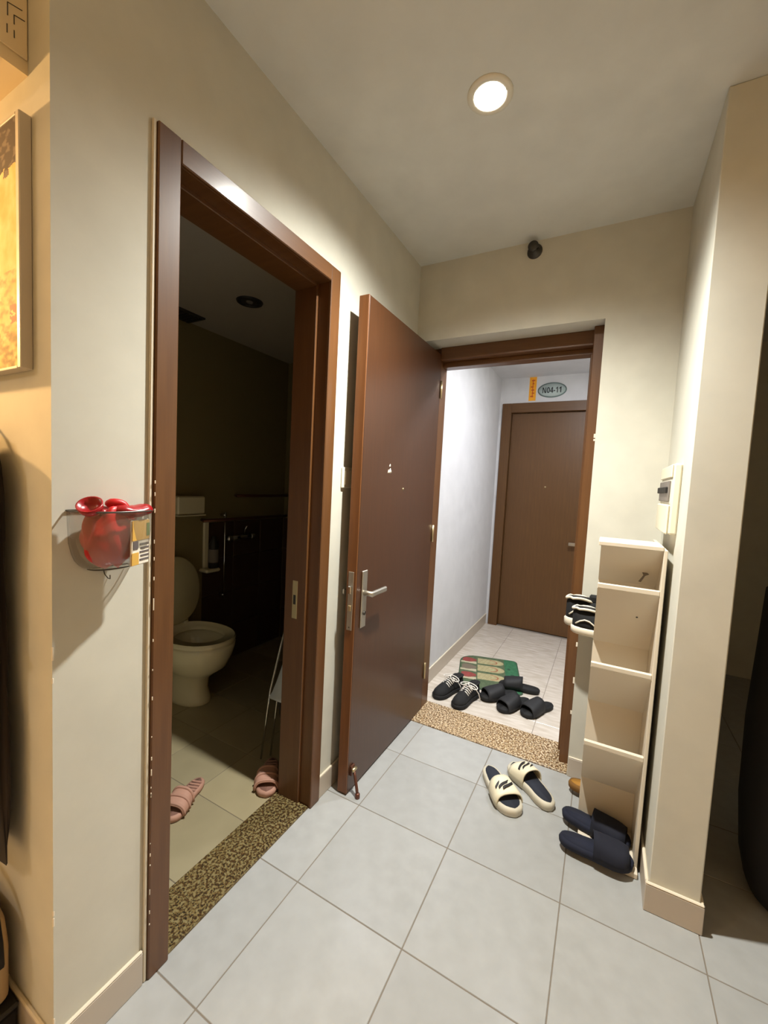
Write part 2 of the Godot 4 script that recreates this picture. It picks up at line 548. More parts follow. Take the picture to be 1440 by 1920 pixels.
func make_sneaker(called: String, label: String, group: String, at: Vector3, turn: float, laces: bool, trim: String) -> Node3D:
	var t := thing(called, label, "shoe", at, turn, group)
	var L := 0.28
	var W := 0.1
	var st := begin(true)
	loft(st, [foot(L, W, 0.0, -0.004), foot(L, W, 0.005, 0.002), foot(L, W, 0.024, 0.003), foot(L, W, 0.028, -0.001)])
	part("sole", st, M[trim], t)
	# upper: arched sections from heel to toe
	var rings := []
	var heights := [[0.0, 0.05], [0.05, 0.078], [0.2, 0.07], [0.34, 0.066], [0.5, 0.078], [0.62, 0.068], [0.8, 0.048], [0.93, 0.036], [1.0, 0.01]]
	for i in 25:
		var f := lerpf(0.01, 0.99, i / 24.0)
		var hw := maxf(0.006, table(FOOT, f) * W / 0.1 - 0.002)
		var hh := table(heights, f)
		var r := PackedVector3Array()
		for k in 15:
			var a := PI * k / 14.0
			r.append(Vector3(cos(a) * hw * (1.0 - 0.25 * sin(a) * sin(a)) + 0.006 * sin(PI * f), 0.024 + pow(sin(a), 0.8) * hh, (0.5 - f) * L))
		rings.append(r)
	st = begin(true)
	loft(st, rings)
	part("upper", st, M["shoe_black"], t)
	# collar round the opening and the dark lining inside
	st = begin(true)
	var pts := []
	for k in 25:
		var a := TAU * k / 24.0
		pts.append(Vector3(0.027 * sin(a) + 0.003, 0.098 - 0.012 * cos(a) * cos(a) + (0.006 if cos(a) > 0.6 else 0.0), L * 0.30 + 0.055 * cos(a)))
	tube(st, pts, 0.0052, 6)
	part("collar", st, M["shoe_white" if not laces else "black_strap"], t)
	st = begin(true)
	loft(st, [ellipse(Vector3(0.003, 0.09, L * 0.30), 0.028, 0.056, 20), ellipse(Vector3(0.003, 0.1, L * 0.30), 0.02, 0.046, 20)])
	part("lining", st, M["black_fabric"], t)
	st = begin()
	slab(st, Vector3(-0.012, 0.085, L * 0.02), Vector3(0.02, 0.112, L * 0.16), 0.006)
	part("tongue", st, M["shoe_black"], t)
	if not laces:
		for s in [-1.0, 1.0]:
			st = begin(true)
			var side := []
			for k in 9:
				var f := 0.06 + 0.5 * k / 8.0
				side.append(Vector3(s * (table(FOOT, f) * W / 0.1 + 0.0005) + 0.006 * sin(PI * f), 0.04 + 0.02 * sin(k * 0.7), (0.5 - f) * L))
			tube(st, side, 0.003, 5)
			part("side_trim", st, M["shoe_white"], t)
		st = begin(true)
		tube(st, [Vector3(-0.03, 0.09, L * 0.06), Vector3(0.003, 0.108, L * 0.0), Vector3(0.034, 0.086, -L * 0.03)], 0.006, 6)
		part("instep_trim", st, M["shoe_white"], t)
	else:
		for k in 5:
			st = begin(true)
			var z := L * (0.06 - 0.05 * k)
			var y := 0.107 - 0.006 * k
			tube(st, [Vector3(-0.03, y - 0.02, z + 0.006), Vector3(-0.01, y, z), Vector3(0.014, y + 0.002, z - 0.004), Vector3(0.036, y - 0.02, z - 0.008)], 0.004, 5)
			part("lace", st, M["lace"], t)
		for s in [-1.0, 1.0]:
			st = begin(true)
			var loop := []
			for k in 11:
				var a := TAU * k / 10.0
				loop.append(Vector3(s * (0.03 - 0.03 * cos(a)), 0.122 - 0.022 * absf(sin(a * 0.5)), L * 0.06 + 0.026 * sin(a) * s))
			tube(st, loop, 0.0034, 5)
			part("lace_bow", st, M["lace"], t)
			st = begin(true)
			tube(st, [Vector3(0, 0.11, L * 0.06), Vector3(s * 0.035, 0.1, L * 0.1), Vector3(s * 0.058, 0.06, L * 0.16), Vector3(s * 0.066, 0.02, L * 0.2)], 0.0034, 5)
			part("lace_end", st, M["lace"], t)
	return t

# ------------------------------------------------------------------ scene
func _ready() -> void:
	rng.seed = 7
	var cam := Camera3D.new()
	cam.name = "camera"
	cam.position = Vector3(1.0088, 1.3817, 0.2585)
	cam.rotation_order = EULER_ORDER_YXZ
	cam.rotation_degrees = Vector3(-3.9018, 28.2812, 2.9278)
	cam.fov = 102.434
	cam.near = 0.02
	cam.current = true
	add_child(cam)
	var env := Environment.new()
	env.background_mode = Environment.BG_COLOR
	env.background_color = Color(0, 0, 0)
	env.tonemap_mode = Environment.TONE_MAPPER_LINEAR
	env.tonemap_exposure = 1.0
	env.sdfgi_enabled = true
	env.ssao_enabled = true
	env.ssil_enabled = true
	var we := WorldEnvironment.new()
	we.name = "environment"
	we.environment = env
	add_child(we)
	materials()
	hall_downlight()
	corridor_lamp()
	living_lamps()
	shell()
	bathroom_frame()
	entry_frame()
	entry_door()
	neighbour_door()
	sills()
	skirtings()
	bathroom()
	wall_fittings()
	shoe_rack()
	shoes()
	living_edge()

const LIGHT := Vector3(0.595, 2.6, -1.065)

func hall_downlight() -> void:
	var t := thing("recessed_downlight", "lit round recessed downlight in the white hall ceiling", "ceiling light", LIGHT)
	var st := begin(true)
	lathe(st, [Vector2(0.046, 0.0), Vector2(0.049, -0.006), Vector2(0.06, -0.007), Vector2(0.07, -0.002), Vector2(0.07, 0.0), Vector2(0.046, 0.0)])
	part("trim_ring", st, M["white_plastic"], t)
	st = begin(true)
	lathe(st, [Vector2(0.047, 0.0), Vector2(0.047, 0.07), Vector2(0.0, 0.07)])
	part("can", st, M["nickel"], t)
	st = begin(true)
	lathe(st, [Vector2(0.0, 0.012), Vector2(0.02, 0.014), Vector2(0.036, 0.022), Vector2(0.042, 0.034), Vector2(0.036, 0.055), Vector2(0.0, 0.065)])
	part("bulb", st, M["glow_white"], t)
	var l := SpotLight3D.new()
	l.name = "downlight_light"
	l.position = Vector3(0, 0.03, 0)
	l.rotation_degrees = Vector3(-90, 0, 0)
	l.spot_angle = 73.0
	l.spot_angle_attenuation = 1.0
	l.spot_range = 12.0
	l.light_size = 0.035
	l.light_energy = 8.6
	l.light_color = Color(1.0, 1.0, 0.97)
	l.shadow_enabled = true
	t.add_child(l)

func corridor_lamp() -> void:
	var t := thing("corridor_ceiling_lamp", "round white ceiling lamp of the outside corridor", "ceiling light", Vector3(0.96, 2.48, -2.55))
	var st := begin(true)
	lathe(st, [Vector2(0.0, -0.035), Vector2(0.09, -0.032), Vector2(0.12, -0.012), Vector2(0.12, -0.008)])
	part("diffuser", st, M["glow_cool"], t)
	st = begin(true)
	lathe(st, [Vector2(0.0, 0.0), Vector2(0.13, 0.0), Vector2(0.13, -0.012), Vector2(0.118, -0.012)])
	part("base", st, M["white_plastic"], t)
	var l := AreaLight3D.new()
	l.name = "corridor_light"
	l.position = Vector3(0, -0.04, 0)
	l.rotation_degrees = Vector3(-90, 0, 0)
	l.area_size = Vector2(0.2, 0.2)
	l.light_energy = 3.1
	l.light_color = Color(0.96, 0.97, 1.0)
	l.shadow_enabled = true
	t.add_child(l)

func living_lamps() -> void:
	# warm globe on the wall left of the picture
	var t := thing("wall_lamp", "warm globe wall lamp left of the gold picture", "wall lamp", Vector3(-1.4, 1.95, -0.163))
	var st := begin(true)
	lathe(st, [Vector2(0.0, 0.0), Vector2(0.05, 0.0), Vector2(0.045, 0.02), Vector2(0.0, 0.025)], Transform3D(Basis(Vector3.RIGHT, PI / 2), Vector3.ZERO))
	part("wall_plate", st, M["brass"], t)
	st = begin(true)
	tube(st, [Vector3(0, 0, 0.02), Vector3(0, -0.01, 0.15), Vector3(0, 0.03, 0.26)], 0.008)
	part("arm", st, M["brass"], t)
	st = begin(true)
	var prof := []
	for k in 13:
		prof.append(Vector2(0.07 * sin(PI * k / 12.0), -0.07 * cos(PI * k / 12.0)))
	lathe(st, prof, Transform3D(Basis.IDENTITY, Vector3(0, 0.1, 0.28)))
	part("globe", st, M["glow_warm"], t)
	var l := OmniLight3D.new()
	l.name = "wall_lamp_light"
	l.position = Vector3(0, 0.1, 0.28)
	l.light_size = 0.03
	l.light_energy = 5.2
	l.light_color = Color(1.0, 0.78, 0.5)
	l.omni_range = 12.0
	l.shadow_enabled = true
	t.add_child(l)
	var c := thing("ceiling_lamp", "square warm ceiling lamp of the living room", "ceiling light", Vector3(-1.5, 2.6, 1.6))
	st = begin()
	slab(st, Vector3(-0.22, -0.05, -0.22), Vector3(0.22, 0.0, 0.22), 0.01)
	part("housing", st, M["white_plastic"], c)
	st = begin()
	slab(st, Vector3(-0.2, -0.058, -0.2), Vector3(0.2, -0.048, 0.2), 0.004)
	part("diffuser", st, M["glow_warm"], c)
	var a := AreaLight3D.new()
	a.name = "ceiling_lamp_light"
	a.position = Vector3(0, -0.065, 0)
	a.rotation_degrees = Vector3(-90, 0, 0)
	a.area_size = Vector2(0.36, 0.36)
	a.light_energy = 2.2
	a.light_color = Color(1.0, 0.94, 0.86)
	a.shadow_enabled = true
	c.add_child(a)

func shell() -> void:
	# ---- hall and living room floor
	var f := setting("floor", "white square floor tiles of hall and living room", "floor")
	block("grout_bed", Vector3(-3.42, -0.14, -1.909), Vector3(2.72, -0.0018, 4.3), M["grout"], f)
	var cache := {}
	for i in range(-9, 7):
		for j in range(-5, 11):
			var x0: float = maxf(-3.3, 0.175 + 0.4 * i)
			var x1: float = minf(2.6, 0.175 + 0.4 * (i + 1))
			var z0: float = maxf(-1.906, 0.4 * j)
			var z1: float = minf(4.2, 0.4 * (j + 1))
			if x1 < 0.01 and z1 < -0.1:
				continue
			if x0 < 0.0 and z1 < 0.05 and x1 > 0.0 and z0 < -0.17:
				x0 = 0.0
			if x0 < 0.0 and z0 < -0.17:
				z0 = -0.163
			if x1 - x0 < 0.02 or z1 - z0 < 0.02:
				continue
			var key := "%.3f %.3f" % [x1 - x0, z1 - z0]
			if not cache.has(key):
				var st := begin()
				slab(st, Vector3(-(x1 - x0) * 0.5 + 0.0016, -0.01, -(z1 - z0) * 0.5 + 0.0016), Vector3((x1 - x0) * 0.5 - 0.0016, 0.0, (z1 - z0) * 0.5 - 0.0016), 0.0012)
				st.generate_normals()
				cache[key] = st.commit()
			piece("tile", cache[key], M["tile_%d" % rng.randi_range(0, 2)], f, Vector3((x0 + x1) * 0.5, 0, (z0 + z1) * 0.5))
	# ---- ceiling with a round-capped opening for the downlight
	var c := setting("ceiling", "white painted hall and living room ceiling", "ceiling")
	var s := begin()
	var h := 0.047
	slab(s, Vector3(-3.42, 2.6, -2.15), Vector3(LIGHT.x - h, 2.75, 4.3))
	slab(s, Vector3(LIGHT.x + h, 2.6, -2.15), Vector3(2.72, 2.75, 4.3))
	slab(s, Vector3(LIGHT.x - h, 2.6, -2.15), Vector3(LIGHT.x + h, 2.75, LIGHT.z - h))
	slab(s, Vector3(LIGHT.x - h, 2.6, LIGHT.z + h), Vector3(LIGHT.x + h, 2.75, 4.3))
	part("plaster", s, M["paint_ceiling"], c)
	# ---- walls
	var w := setting("wall_left", "cream painted wall with the bathroom doorway", "wall")
	s = begin()
	slab(s, Vector3(-0.16, -0.1, -0.40), Vector3(0, 2.6, -0.163))
	slab(s, Vector3(-0.16, -0.1, -1.906), Vector3(0, 2.6, -1.105))
	slab(s, Vector3(-0.16, 2.18, -1.105), Vector3(0, 2.6, -0.40))
	part("plaster", s, M["paint"], w)
	for q in [[0.385, 0.012], [0.36, 0.02], [0.92, 0.012], [0.97, 0.03], [0.12, 0.016]]:
		block("chipped_plaster", Vector3(-0.003, q[0], -0.1655), Vector3(0.0006, q[0] + q[1], -0.1626), M["paint_chip"], w, 0.0006)
	w = setting("wall_back", "cream painted wall around the entrance doorway", "wall")
	s = begin()
	slab(s, Vector3(-0.16, -0.1, -2.15), Vector3(0.04, 2.6, -1.906))
	slab(s, Vector3(0.94, -0.1, -2.15), Vector3(1.232, 2.6, -1.906))
	slab(s, Vector3(0.04, 2.187, -2.15), Vector3(0.94, 2.6, -1.906))
	part("plaster", s, M["paint"], w)
	w = setting("wall_right", "narrow cream wall end beside the white shoe rack", "wall")
	s = begin()
	slab(s, Vector3(1.232, -0.1, -5.0), Vector3(1.372, 2.6, -1.335), 0.003)
	part("plaster", s, M["paint"], w)
	w = setting("wall_living", "warmly lit wall with air conditioner and gold picture", "wall")
	s = begin()
	slab(s, Vector3(-3.42, -0.1, -0.283), Vector3(-0.16, 2.6, -0.163))
	part("plaster", s, M["paint"], w)
	w = setting("wall_living_side", "far side wall of the living room", "wall")
	block("plaster", Vector3(-3.42, -0.1, -0.163), Vector3(-3.3, 2.6, 4.3), M["paint"], w)
	w = setting("wall_living_rear", "rear wall of the living room behind the viewer", "wall")
	block("plaster", Vector3(-3.3, -0.1, 4.2), Vector3(2.6, 2.6, 4.32), M["paint"], w)
	w = setting("wall_far_right", "side wall of the living room and the dark passage", "wall")
	block("plaster", Vector3(2.6, -0.1, -5.0), Vector3(2.72, 2.6, 4.3), M["paint"], w)
	# ---- corridor
	w = setting("wall_corridor_left", "white wall of the corridor outside the entrance", "wall")
	block("plaster", Vector3(-0.16, -0.1, -4.1), Vector3(0, 2.6, -2.15), M["paint_corridor"], w)
	w = setting("wall_corridor_far", "white corridor wall with the neighbour's doorway", "wall")
	s = begin()
	slab(s, Vector3(0.0, -0.1, -4.1), Vector3(0.06, 2.6, -3.95))
	slab(s, Vector3(0.93, -0.1, -4.1), Vector3(1.232, 2.6, -3.95))
	slab(s, Vector3(0.06, 2.2, -4.1), Vector3(0.93, 2.6, -3.95))
	slab(s, Vector3(0.06, -0.1, -4.22), Vector3(0.93, 2.2, -4.1))
	part("plaster", s, M["paint_corridor"], w)
	# ---- unlit side passage running back beside the corridor
	w = setting("wall_passage_end", "far end wall of the dark side passage", "wall")
	block("plaster", Vector3(1.372, -0.1, -4.02), Vector3(2.72, 2.6, -3.9), M["paint"], w)
	c = setting("ceiling_passage", "ceiling of the dark side passage", "ceiling")
	block("plaster", Vector3(1.372, 2.6, -4.02), Vector3(2.72, 2.75, -2.15), M["paint_ceiling"], c)
	f = setting("floor_passage", "tiled floor of the dark side passage", "floor")
	block("grout_bed", Vector3(1.372, -0.14, -5.0), Vector3(2.6, -0.0018, -1.909), M["grout"], f)
	for i in 3:
		for j in 8:
			var px: float = [1.375, 1.775, 2.175][i]
			var pz: float = -1.909 - 0.386 * j
			block("tile", Vector3(px + 0.0016, -0.01, pz - 0.3844), Vector3(px + 0.3984, 0.0, pz - 0.0016), M["tile_1"], f, 0.0012)
	c = setting("ceiling_corridor", "white ceiling of the outside corridor", "ceiling")
	block("plaster", Vector3(0.0, 2.48, -3.95), Vector3(1.232, 2.6, -2.15), M["paint_corridor"], c)
	f = setting("floor_corridor", "glossy marbled beige tiles of the outside corridor", "floor")
	block("grout_bed", Vector3(0.0, -0.14, -4.1), Vector3(1.232, -0.0018, -2.15), M["corridor_grout"], f)
	var xs := [0.0, 0.285, 0.735, 1.18, 1.232]
	var zs := [-3.95, -3.65, -3.2, -2.755, -2.31, -2.15]
	for i in 4:
		for j in 5:
			s = begin()
			slab(s, Vector3(xs[i] + 0.0015, -0.01, zs[j] + 0.0015), Vector3(xs[i + 1] - 0.0015, 0.0, zs[j + 1] - 0.0015), 0.001)
			part("tile", s, M["corridor_tile"], f)

func bathroom_frame() -> void:
	var t := setting("trim_1", "brown wooden frame of the open bathroom doorway", "door frame")
	var z0 := -0.374
	var z1 := -1.132
	var H := 2.212
	var cw := 0.06
	block("casing", Vector3(0.0, 0.0, z0 - cw), Vector3(0.014, H, z0), M["wood_frame"], t, 0.003)
	block("casing", Vector3(0.0, 0.0, z1), Vector3(0.014, H, z1 + cw), M["wood_frame"], t, 0.003)
	block("head_casing", Vector3(0.0, H - cw, z1 + cw), Vector3(0.014, H, z0 - cw), M["wood_frame_h"], t, 0.003)
	block("jamb", Vector3(-0.172, 0.0, -0.434), Vector3(0.004, 2.182, -0.402), M["wood_frame"], t, 0.002)
	block("jamb", Vector3(-0.172, 0.0, -1.104), Vector3(0.004, 2.182, -1.076), M["wood_frame"], t, 0.002)
	block("head_jamb", Vector3(-0.172, 2.152, -1.076), Vector3(0.004, 2.182, -0.434), M["wood_frame_h"], t, 0.002)
	block("door_stop_strip", Vector3(-0.16, 0.0, -1.077), Vector3(-0.05, 2.152, -1.064), M["wood_frame"], t, 0.002)
	block("door_stop_strip", Vector3(-0.16, 0.0, -0.446), Vector3(-0.05, 2.152, -0.433), M["wood_frame"], t, 0.002)
	block("door_stop_strip", Vector3(-0.16, 2.14, -1.064), Vector3(-0.05, 2.153, -0.446), M["wood_frame_h"], t, 0.002)
	# strip of bare wood beside the near casing
	block("edge_strip", Vector3(0.0, 0.0, z0 + 0.0005), Vector3(0.008, H, z0 + 0.010), M["skirting_cap"], t, 0.002)
	var sp := block("strike_plate", Vector3(-0.118, 0.80, -1.0642), Vector3(-0.092, 0.96, -1.0625), M["brass"], t, 0.0006)
	block("strike_hole", Vector3(-0.112, 0.86, -1.0628), Vector3(-0.1, 0.9, -1.0618), M["dark_grey"], sp)
	for k in 22:
		var y: float = [0.2, 0.33, 0.36, 0.52, 0.53, 0.55, 0.7, 0.86, 1.02, 1.1, 1.16, 1.2, 1.28, 0.26, 0.62, 0.94, 1.33, 1.36, 0.58, 0.4, 0.17, 0.8][k] + rng.randf_range(-0.01, 0.01)
		var hgt: float = rng.randf_range(0.003, 0.012) * (3.0 if k % 5 == 3 else 1.0)
		block("paint_chip", Vector3(0.0125, y, z0 - 0.0028 - rng.randf_range(0.0, 0.001)), Vector3(0.0145, y + hgt, z0 - 0.0006), M["paint_chip"], t, 0.0008)

func entry_frame() -> void:
	var t := setting("trim_2", "brown wooden frame of the open entrance doorway", "door frame")
	block("jamb", Vector3(0.895, 0.0, -2.15), Vector3(0.9398, 2.187, -1.985), M["wood_frame"], t, 0.003)
	block("jamb", Vector3(0.0402, 0.0, -2.15), Vector3(0.098, 2.187, -2.05), M["wood_frame"], t, 0.003)
	block("head_jamb", Vector3(0.098, 2.115, -2.15), Vector3(0.895, 2.1868, -2.035), M["wood_frame_h"], t, 0.003)
	block("rebate", Vector3(0.098, 2.085, -2.15), Vector3(0.895, 2.115, -2.085), M["wood_frame_h"], t, 0.002)
	block("rebate", Vector3(0.882, 0.0, -2.15), Vector3(0.895, 2.085, -2.085), M["wood_frame"], t, 0.002)
	for q in [[1.655, 0.012], [0.62, 0.014], [0.43, 0.02], [0.27, 0.012], [1.64, 0.006]]:
		block("paint_chip", Vector3(0.93, q[0], -1.9848), Vector3(0.9399, q[0] + q[1] * 1.6, -1.9835), M["paint_chip"], t, 0.0005)

func entry_door() -> void:
	var t := setting("door_1", "brown wooden entrance door standing open along the left wall", "door")
	block("leaf", Vector3(0.052, 0.008, -2.046), Vector3(0.1, 2.148, -1.218), M["wood_leaf"], t, 0.002)
	block("edge_lipping", Vector3(0.0525, 0.008, -1.2178), Vector3(0.0995, 2.148, -1.212), M["wood_edge"], t, 0.001)
	var fp := block("lock_faceplate", Vector3(0.063, 0.745, -1.2118), Vector3(0.089, 1.0, -1.209), M["nickel"], t, 0.001)
	block("latch_bolt", Vector3(0.068, 0.905, -1.2088), Vector3(0.084, 0.94, -1.197), M["chrome"], fp, 0.003)
	block("dead_bolt", Vector3(0.069, 0.83, -1.2088), Vector3(0.083, 0.855, -1.204), M["brass"], fp, 0.002)
	block("screw", Vector3(0.073, 0.755, -1.209), Vector3(0.079, 0.761, -1.208), M["iron"], fp, 0.001)
	# inside handle set
	var pl := block("lock_plate", Vector3(0.1, 0.745, -1.298), Vector3(0.107, 1.0, -1.256), M["nickel"], t, 0.003)
	var st := begin(true)
	lathe(st, [Vector2(0.0, 0.0), Vector2(0.012, 0.0), Vector2(0.011, 0.04), Vector2(0.0, 0.042)], Transform3D(Basis(Vector3.FORWARD, PI / 2), Vector3(0.106, 0.9, -1.278)))
	part("spindle", st, M["nickel"], pl)
	st = begin()
	slab(st, Vector3(0.136, 0.888, -1.405), Vector3(0.152, 0.912, -1.27), 0.005)
	part("lever", st, M["nickel"], pl)
	st = begin(true)
	lathe(st, [Vector2(0.0, 0.0), Vector2(0.009, 0.0), Vector2(0.009, 0.006), Vector2(0.0, 0.006)], Transform3D(Basis(Vector3.FORWARD, PI / 2), Vector3(0.106, 0.81, -1.278)))
	part("keyhole", st, M["iron"], pl)
	# outside handle set, facing the wall
	var po := block("lock_plate", Vector3(0.045, 0.745, -1.298), Vector3(0.052, 1.0, -1.256), M["nickel"], t, 0.003)
	st = begin()
	slab(st, Vector3(0.018, 0.888, -1.40), Vector3(0.03, 0.912, -1.232), 0.004)
	part("lever", st, M["nickel"], po)
	block("spindle", Vector3(0.028, 0.893, -1.285), Vector3(0.046, 0.907, -1.271), M["nickel"], po, 0.003)
	# pale marks of a removed hook
	for q in [[1.468, -1.467, 0.012], [1.443, -1.472, 0.02], [1.44, -1.456, 0.014]]:
		st = begin(true)
		var r := []
		for x in [0.0998, 0.1012]:
			var ring := PackedVector3Array()
			for k in 9:
				var a := TAU * k / 9.0
				var rad: float = q[2] * 0.55 * (1.0 + 0.35 * sin(a * 3.0 + q[0] * 40.0))
				ring.append(Vector3(x, q[0] + rad * cos(a), q[1] + rad * sin(a)))
			r.append(ring)
		loft(st, r)
		part("peeled_mark", st, M["paint_chip"], t)
	st = begin(true)
	lathe(st, [Vector2(0.0, 0.0), Vector2(0.007, 0.0), Vector2(0.006, 0.003), Vector2(0.0, 0.003)], Transform3D(Basis(Vector3.FORWARD, PI / 2), Vector3(0.1, 1.36, -1.62)))
	part("peephole", st, M["brass"], t)
	# hinged floor stop
	var b := block("door_stop", Vector3(0.1, 0.08, -1.262), Vector3(0.109, 0.125, -1.234), M["bronze"], t, 0.002)
	st = begin(true)
	lathe(st, [Vector2(0.0, -0.014), Vector2(0.008, -0.014), Vector2(0.008, 0.014), Vector2(0.0, 0.014)], Transform3D(Basis(Vector3.RIGHT, PI / 2), Vector3(0.114, 0.108, -1.248)))
	part("pivot", st, M["brass"], b)
	st = begin(true)
	tube(st, [Vector3(0.114, 0.106, -1.248), Vector3(0.128, 0.07, -1.24), Vector3(0.142, 0.035, -1.232), Vector3(0.147, 0.012, -1.23)], 0.007, 8)
	part("arm", st, M["bronze"], b)
	st = begin(true)
	lathe(st, [Vector2(0.0, 0.0), Vector2(0.011, 0.0), Vector2(0.0105, 0.018), Vector2(0.006, 0.022), Vector2(0.0, 0.022)], Transform3D(Basis.IDENTITY, Vector3(0.148, 0.001, -1.23)))
	part("rubber_foot", st, M["bronze"], b)
	# hinges
	for y in [0.25, 1.1, 1.95]:
		st = begin(true)
		lathe(st, [Vector2(0.0, -0.05), Vector2(0.007, -0.05), Vector2(0.007, 0.05), Vector2(0.0, 0.05)], Transform3D(Basis.IDENTITY, Vector3(0.106, y, -2.05)), 12)
		part("hinge", st, M["brass"], t)

func neighbour_door() -> void:
	var t := setting("trim_3", "brown frame of the neighbour's closed door across the corridor", "door frame")
	block("jamb", Vector3(0.03, 0.0, -4.0), Vector3(0.118, 2.235, -3.935), M["wood_far"], t, 0.003)
	block("jamb", Vector3(0.88, 0.0, -4.0), Vector3(0.96, 2.235, -3.935), M["wood_far"], t, 0.003)
	block("head_jamb", Vector3(0.118, 2.145, -4.0), Vector3(0.88, 2.235, -3.935), M["wood_far_h"], t, 0.003)
	var d := setting("door_2", "closed brown wooden neighbour's door across the corridor", "door")
	block("leaf", Vector3(0.12, 0.006, -4.04), Vector3(0.878, 2.142, -3.985), M["wood_far"], d, 0.002)
	var pl := block("lock_plate", Vector3(0.80, 0.80, -3.985), Vector3(0.84, 1.03, -3.98), M["bronze"], d, 0.002)
	block("lever", Vector3(0.725, 0.892, -3.945), Vector3(0.825, 0.922, -3.932), M["nickel"], pl, 0.004)
	block("spindle", Vector3(0.808, 0.895, -3.982), Vector3(0.826, 0.919, -3.94), M["nickel"], pl, 0.003)
	var st := begin(true)
	lathe(st, [Vector2(0.0, 0.0), Vector2(0.009, 0.0), Vector2(0.007, 0.005), Vector2(0.0, 0.005)], Transform3D(Basis(Vector3.RIGHT, PI / 2), Vector3(0.478, 1.43, -3.985)))
	part("peephole", st, M["brass"], d)
	# number plate
	var s := thing("number_plate", "grey oval door number plate reading N04-11", "sign", Vector3(0.478, 2.345, -3.95))
	var up := Transform3D(Basis(Vector3.RIGHT, PI / 2), Vector3.ZERO)
	st = begin(true)
	loft(st, [up * ellipse(Vector3.ZERO, 0.128, 0.07, 40), up * ellipse(Vector3(0, 0.008, 0), 0.128, 0.07, 40)])
	part("rim", st, M["sign_rim"], s)
	st = begin(true)
	loft(st, [up * ellipse(Vector3(0, 0.006, 0), 0.118, 0.061, 40), up * ellipse(Vector3(0, 0.0095, 0), 0.117, 0.06, 40)])
	part("plate", st, M["sign_plate"], s)
	var tm := TextMesh.new()
	var fnt := SystemFont.new()
	fnt.font_names = PackedStringArray(["Droid Sans"])
	fnt.font_weight = 700
	tm.font = fnt
	tm.text = "N04-11"
	tm.font_size = 64
	tm.pixel_size = 0.00092
	tm.depth = 0.002
	var lt := piece("lettering", tm, M["sign_text"], s, Vector3(0.0, -0.002, 0.0105))
	lt.scale = Vector3(0.92, 1.25, 1)
	var y := thing("paper_talisman", "orange yellow paper strip stuck above the neighbour's door", "paper strip", Vector3(0.302, 2.365, -3.9495))
	block("strip", Vector3(-0.032, -0.112, 0.0), Vector3(0.032, 0.112, 0.002), M["strip_yellow"], y)
	for k in 6:
		block("brush_mark", Vector3(-0.012 + 0.008 * sin(k * 2.1), 0.075 - 0.03 * k, 0.002), Vector3(0.012 + 0.006 * cos(k * 1.7), 0.085 - 0.03 * k, 0.0028), M["strip_red"], y)
	block("brush_mark", Vector3(-0.003, -0.08, 0.002), Vector3(0.003, 0.09, 0.0026), M["strip_red"], y)

func sills() -> void:
	var t := setting("trim_4", "speckled granite threshold of the bathroom doorway", "threshold")
	block("granite_slab", Vector3(-0.172, -0.02, -1.076), Vector3(0.0, 0.004, -0.434), M["granite_bath"], t, 0.003)
	t = setting("trim_5", "speckled tan granite threshold of the entrance doorway", "threshold")
	block("granite_slab", Vector3(0.04, -0.02, -2.16), Vector3(0.9398, 0.006, -1.908), M["granite"], t, 0.003)

func skirting_run(t: Node3D, lo: Vector3, hi: Vector3) -> void:
	block("board", lo, hi, M["skirting"], t, 0.002)
	block("cap", Vector3(lo.x, hi.y, lo.z), Vector3(hi.x, hi.y + 0.006, hi.z), M["skirting_cap"], t, 0.003)

func skirtings() -> void:
	var t := setting("baseboard_left", "beige tile baseboard along the cream left wall", "baseboard")
	skirting_run(t, Vector3(0.0, 0.0, -0.362), Vector3(0.01, 0.094, -0.153))
	skirting_run(t, Vector3(0.0, 0.0, -1.905), Vector3(0.01, 0.094, -1.134))
	t = setting("baseboard_right", "beige tile baseboard around the narrow wall end", "baseboard")
	skirting_run(t, Vector3(1.222, 0.0, -1.335), Vector3(1.382, 0.094, -1.323))
	skirting_run(t, Vector3(1.222, 0.0, -1.905), Vector3(1.232, 0.094, -1.3355))
	skirting_run(t, Vector3(1.372, 0.0, -4.99), Vector3(1.382, 0.094, -1.3355))
	t = setting("baseboard_back", "beige tile baseboard right of the entrance doorway", "baseboard")
	skirting_run(t, Vector3(0.942, 0.0, -1.906), Vector3(1.222, 0.094, -1.896))
	t = setting("baseboard_corridor", "grey tile baseboard of the corridor wall", "baseboard")
	skirting_run(t, Vector3(0.0, 0.0, -3.934), Vector3(0.01, 0.1, -2.151))
	t = setting("baseboard_living", "baseboard under the gold picture wall", "baseboard")
	skirting_run(t, Vector3(-3.3, 0.0, -0.163), Vector3(0.0, 0.094, -0.153))

